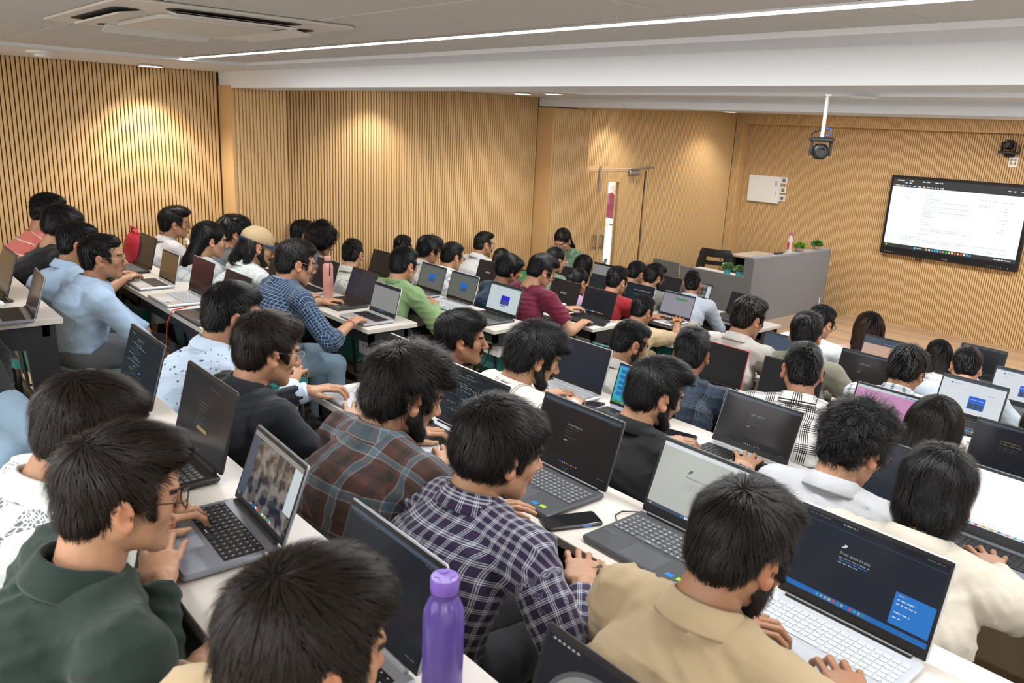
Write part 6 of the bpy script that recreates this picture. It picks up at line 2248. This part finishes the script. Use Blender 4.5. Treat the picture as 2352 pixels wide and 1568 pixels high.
MB().rbox(-.017, .017, -.017, .017, 0, .01, r=.006).obj('watch_case', WHITEP, w_, tuple(W_ + A(0, -.02, .028)))
# ---- sixth row, left
PP(6, (-6.28, 5.10, 1.235), yaw=-2, hyaw=-8, pitch=8, hair='fade', skin=0, shirt='white', glasses='rect_clear', beard='goatee', short='white shirt man with a fade haircut', label='man with a fade haircut and glasses in a white shirt', **ty(6, -6.2))
PP(6, (-5.99, 5.10, 1.115), yaw=6, hyaw=12, pitch=20, hair='pony', hcol='dark', fem=True, skin=0, shirt='grey', collar=False, short='woman with a ponytail behind a laptop', label='dark haired woman low behind the laptop with a white button', **ty(6, -5.9))
PP(6, (-5.23, 5.10, 1.235), yaw=0, hyaw=-8, pitch=14, hair='pony', hcol='black', fem=True, skin=0, shirt='greenkurti', collar=False, glasses='rect_white', short='woman with white glasses', label='woman with white glasses below the standing woman', **ty(6, -5.3))
PP(6, (-4.87, 5.05, 1.10), yaw=0, hyaw=-6, pitch=20, hair='pony', hcol='black', fem=True, skin=0, shirt='lavender', collar=False, short='woman in lavender', label='woman with tied black hair in a lavender top', **ty(6, -5.0))
PP(6, (-4.47, 5.10, 1.175), yaw=2, hyaw=2, pitch=16, hair='short', hseed=9, skin=0, shirt='red', collarm='redstripe', short='red polo man', label='man in a dark red polo with white striped collar', **ty(6, -4.55))
# person in khaki trousers beside them, reaching to the lilac page
_r, _a, _o, _M = PP(6, (-4.02, 4.92, 1.03), yaw=14, hyaw=0, pitch=20, hair='short', hseed=6, skin=1, shirt='khaki', sleeve='short', pants='khakipants', short='khaki trousers man by the aisle',
                    label='man in khaki with orange and black wristbands reaching to a laptop', rh=at(6, -4.0, .02, .04), lh=at(6, -4.25, .03), rpose='reach', knees=(-25, 0), lean=.22)
band(_a[1], _o, .029, .006, mat('orange_band', (.75, .22, .01), .6), 'wristband', _r, .012)
band(_a[1], _o, .030, .005, BLK, 'wristband', _r, .028)
band(_a[1], _o, .031, .003, mat('gold_band', (.6, .45, .25), .5), 'wristband', _r, .05)
# ---- front row, left
PP(7, (-5.80, 6.08, 1.01), yaw=6, hyaw=4, pitch=14, hair='long', hcol='black', fem=True, skin=0, shirt='navy', collar=False, glasses='rect_clear', short='long haired woman near the door', label='woman with long loose black hair in front of the door handles', **ty(7, -5.8))
PP(7, (-5.22, 6.24, 1.02), yaw=0, hyaw=0, pitch=18, hair='short', hseed=5, skin=0, shirt='black', collarm='redstripe', short='man in black in the front row', label='front row man in black half hidden by the olive shirt man', **ty(7, -5.1))
PP(7, (-4.80, 6.00, 1.075), yaw=0, hyaw=-4, pitch=16, hair='quiff', hcol='dark', hseed=6, skin=0, shirt='olivegrey', beard='full', glasses='rect_dark', short='olive shirt man with beard', label='bearded man with glasses in an olive grey shirt near the podium', **ty(7, -4.85))
PP(7, (-4.41, 6.08, 1.075), yaw=20, hyaw=32, pitch=12, hair='crop', hseed=6, skin=1, shirt='bluewhite', short='pale shirt man by the podium', label='man seen from behind in a pale blue-white shirt before the podium', **ty(7, -4.5))
# ---- standing woman in green, man outside the door
person((-6.02, 5.95, 1.26), FL[7] - .05, yaw=196, hyaw=200, pitch=30, hair='longtied', hcol='black', fem=True, skin=0, shirt='greenkurti', collar=False, stand=True, short='standing woman', hips=(-6.02, 6.10),
       label='woman in a green embroidered kurta standing with head bowed', pants='sage', glasses='round_clear', group='people standing', rh=(-5.95, 5.72, .86), lh=(-6.1, 5.72, .86))
person((-10.52, 11.74, 1.34), -.12, yaw=215, hyaw=215, pitch=0, hair='bald', skin=3, shirt='wine', stand=True, short='man outside', pants='beigepants',
       label='man in a maroon shirt and pale trousers outside beyond the door glass', group='people standing', hips=(-10.52, 11.74))
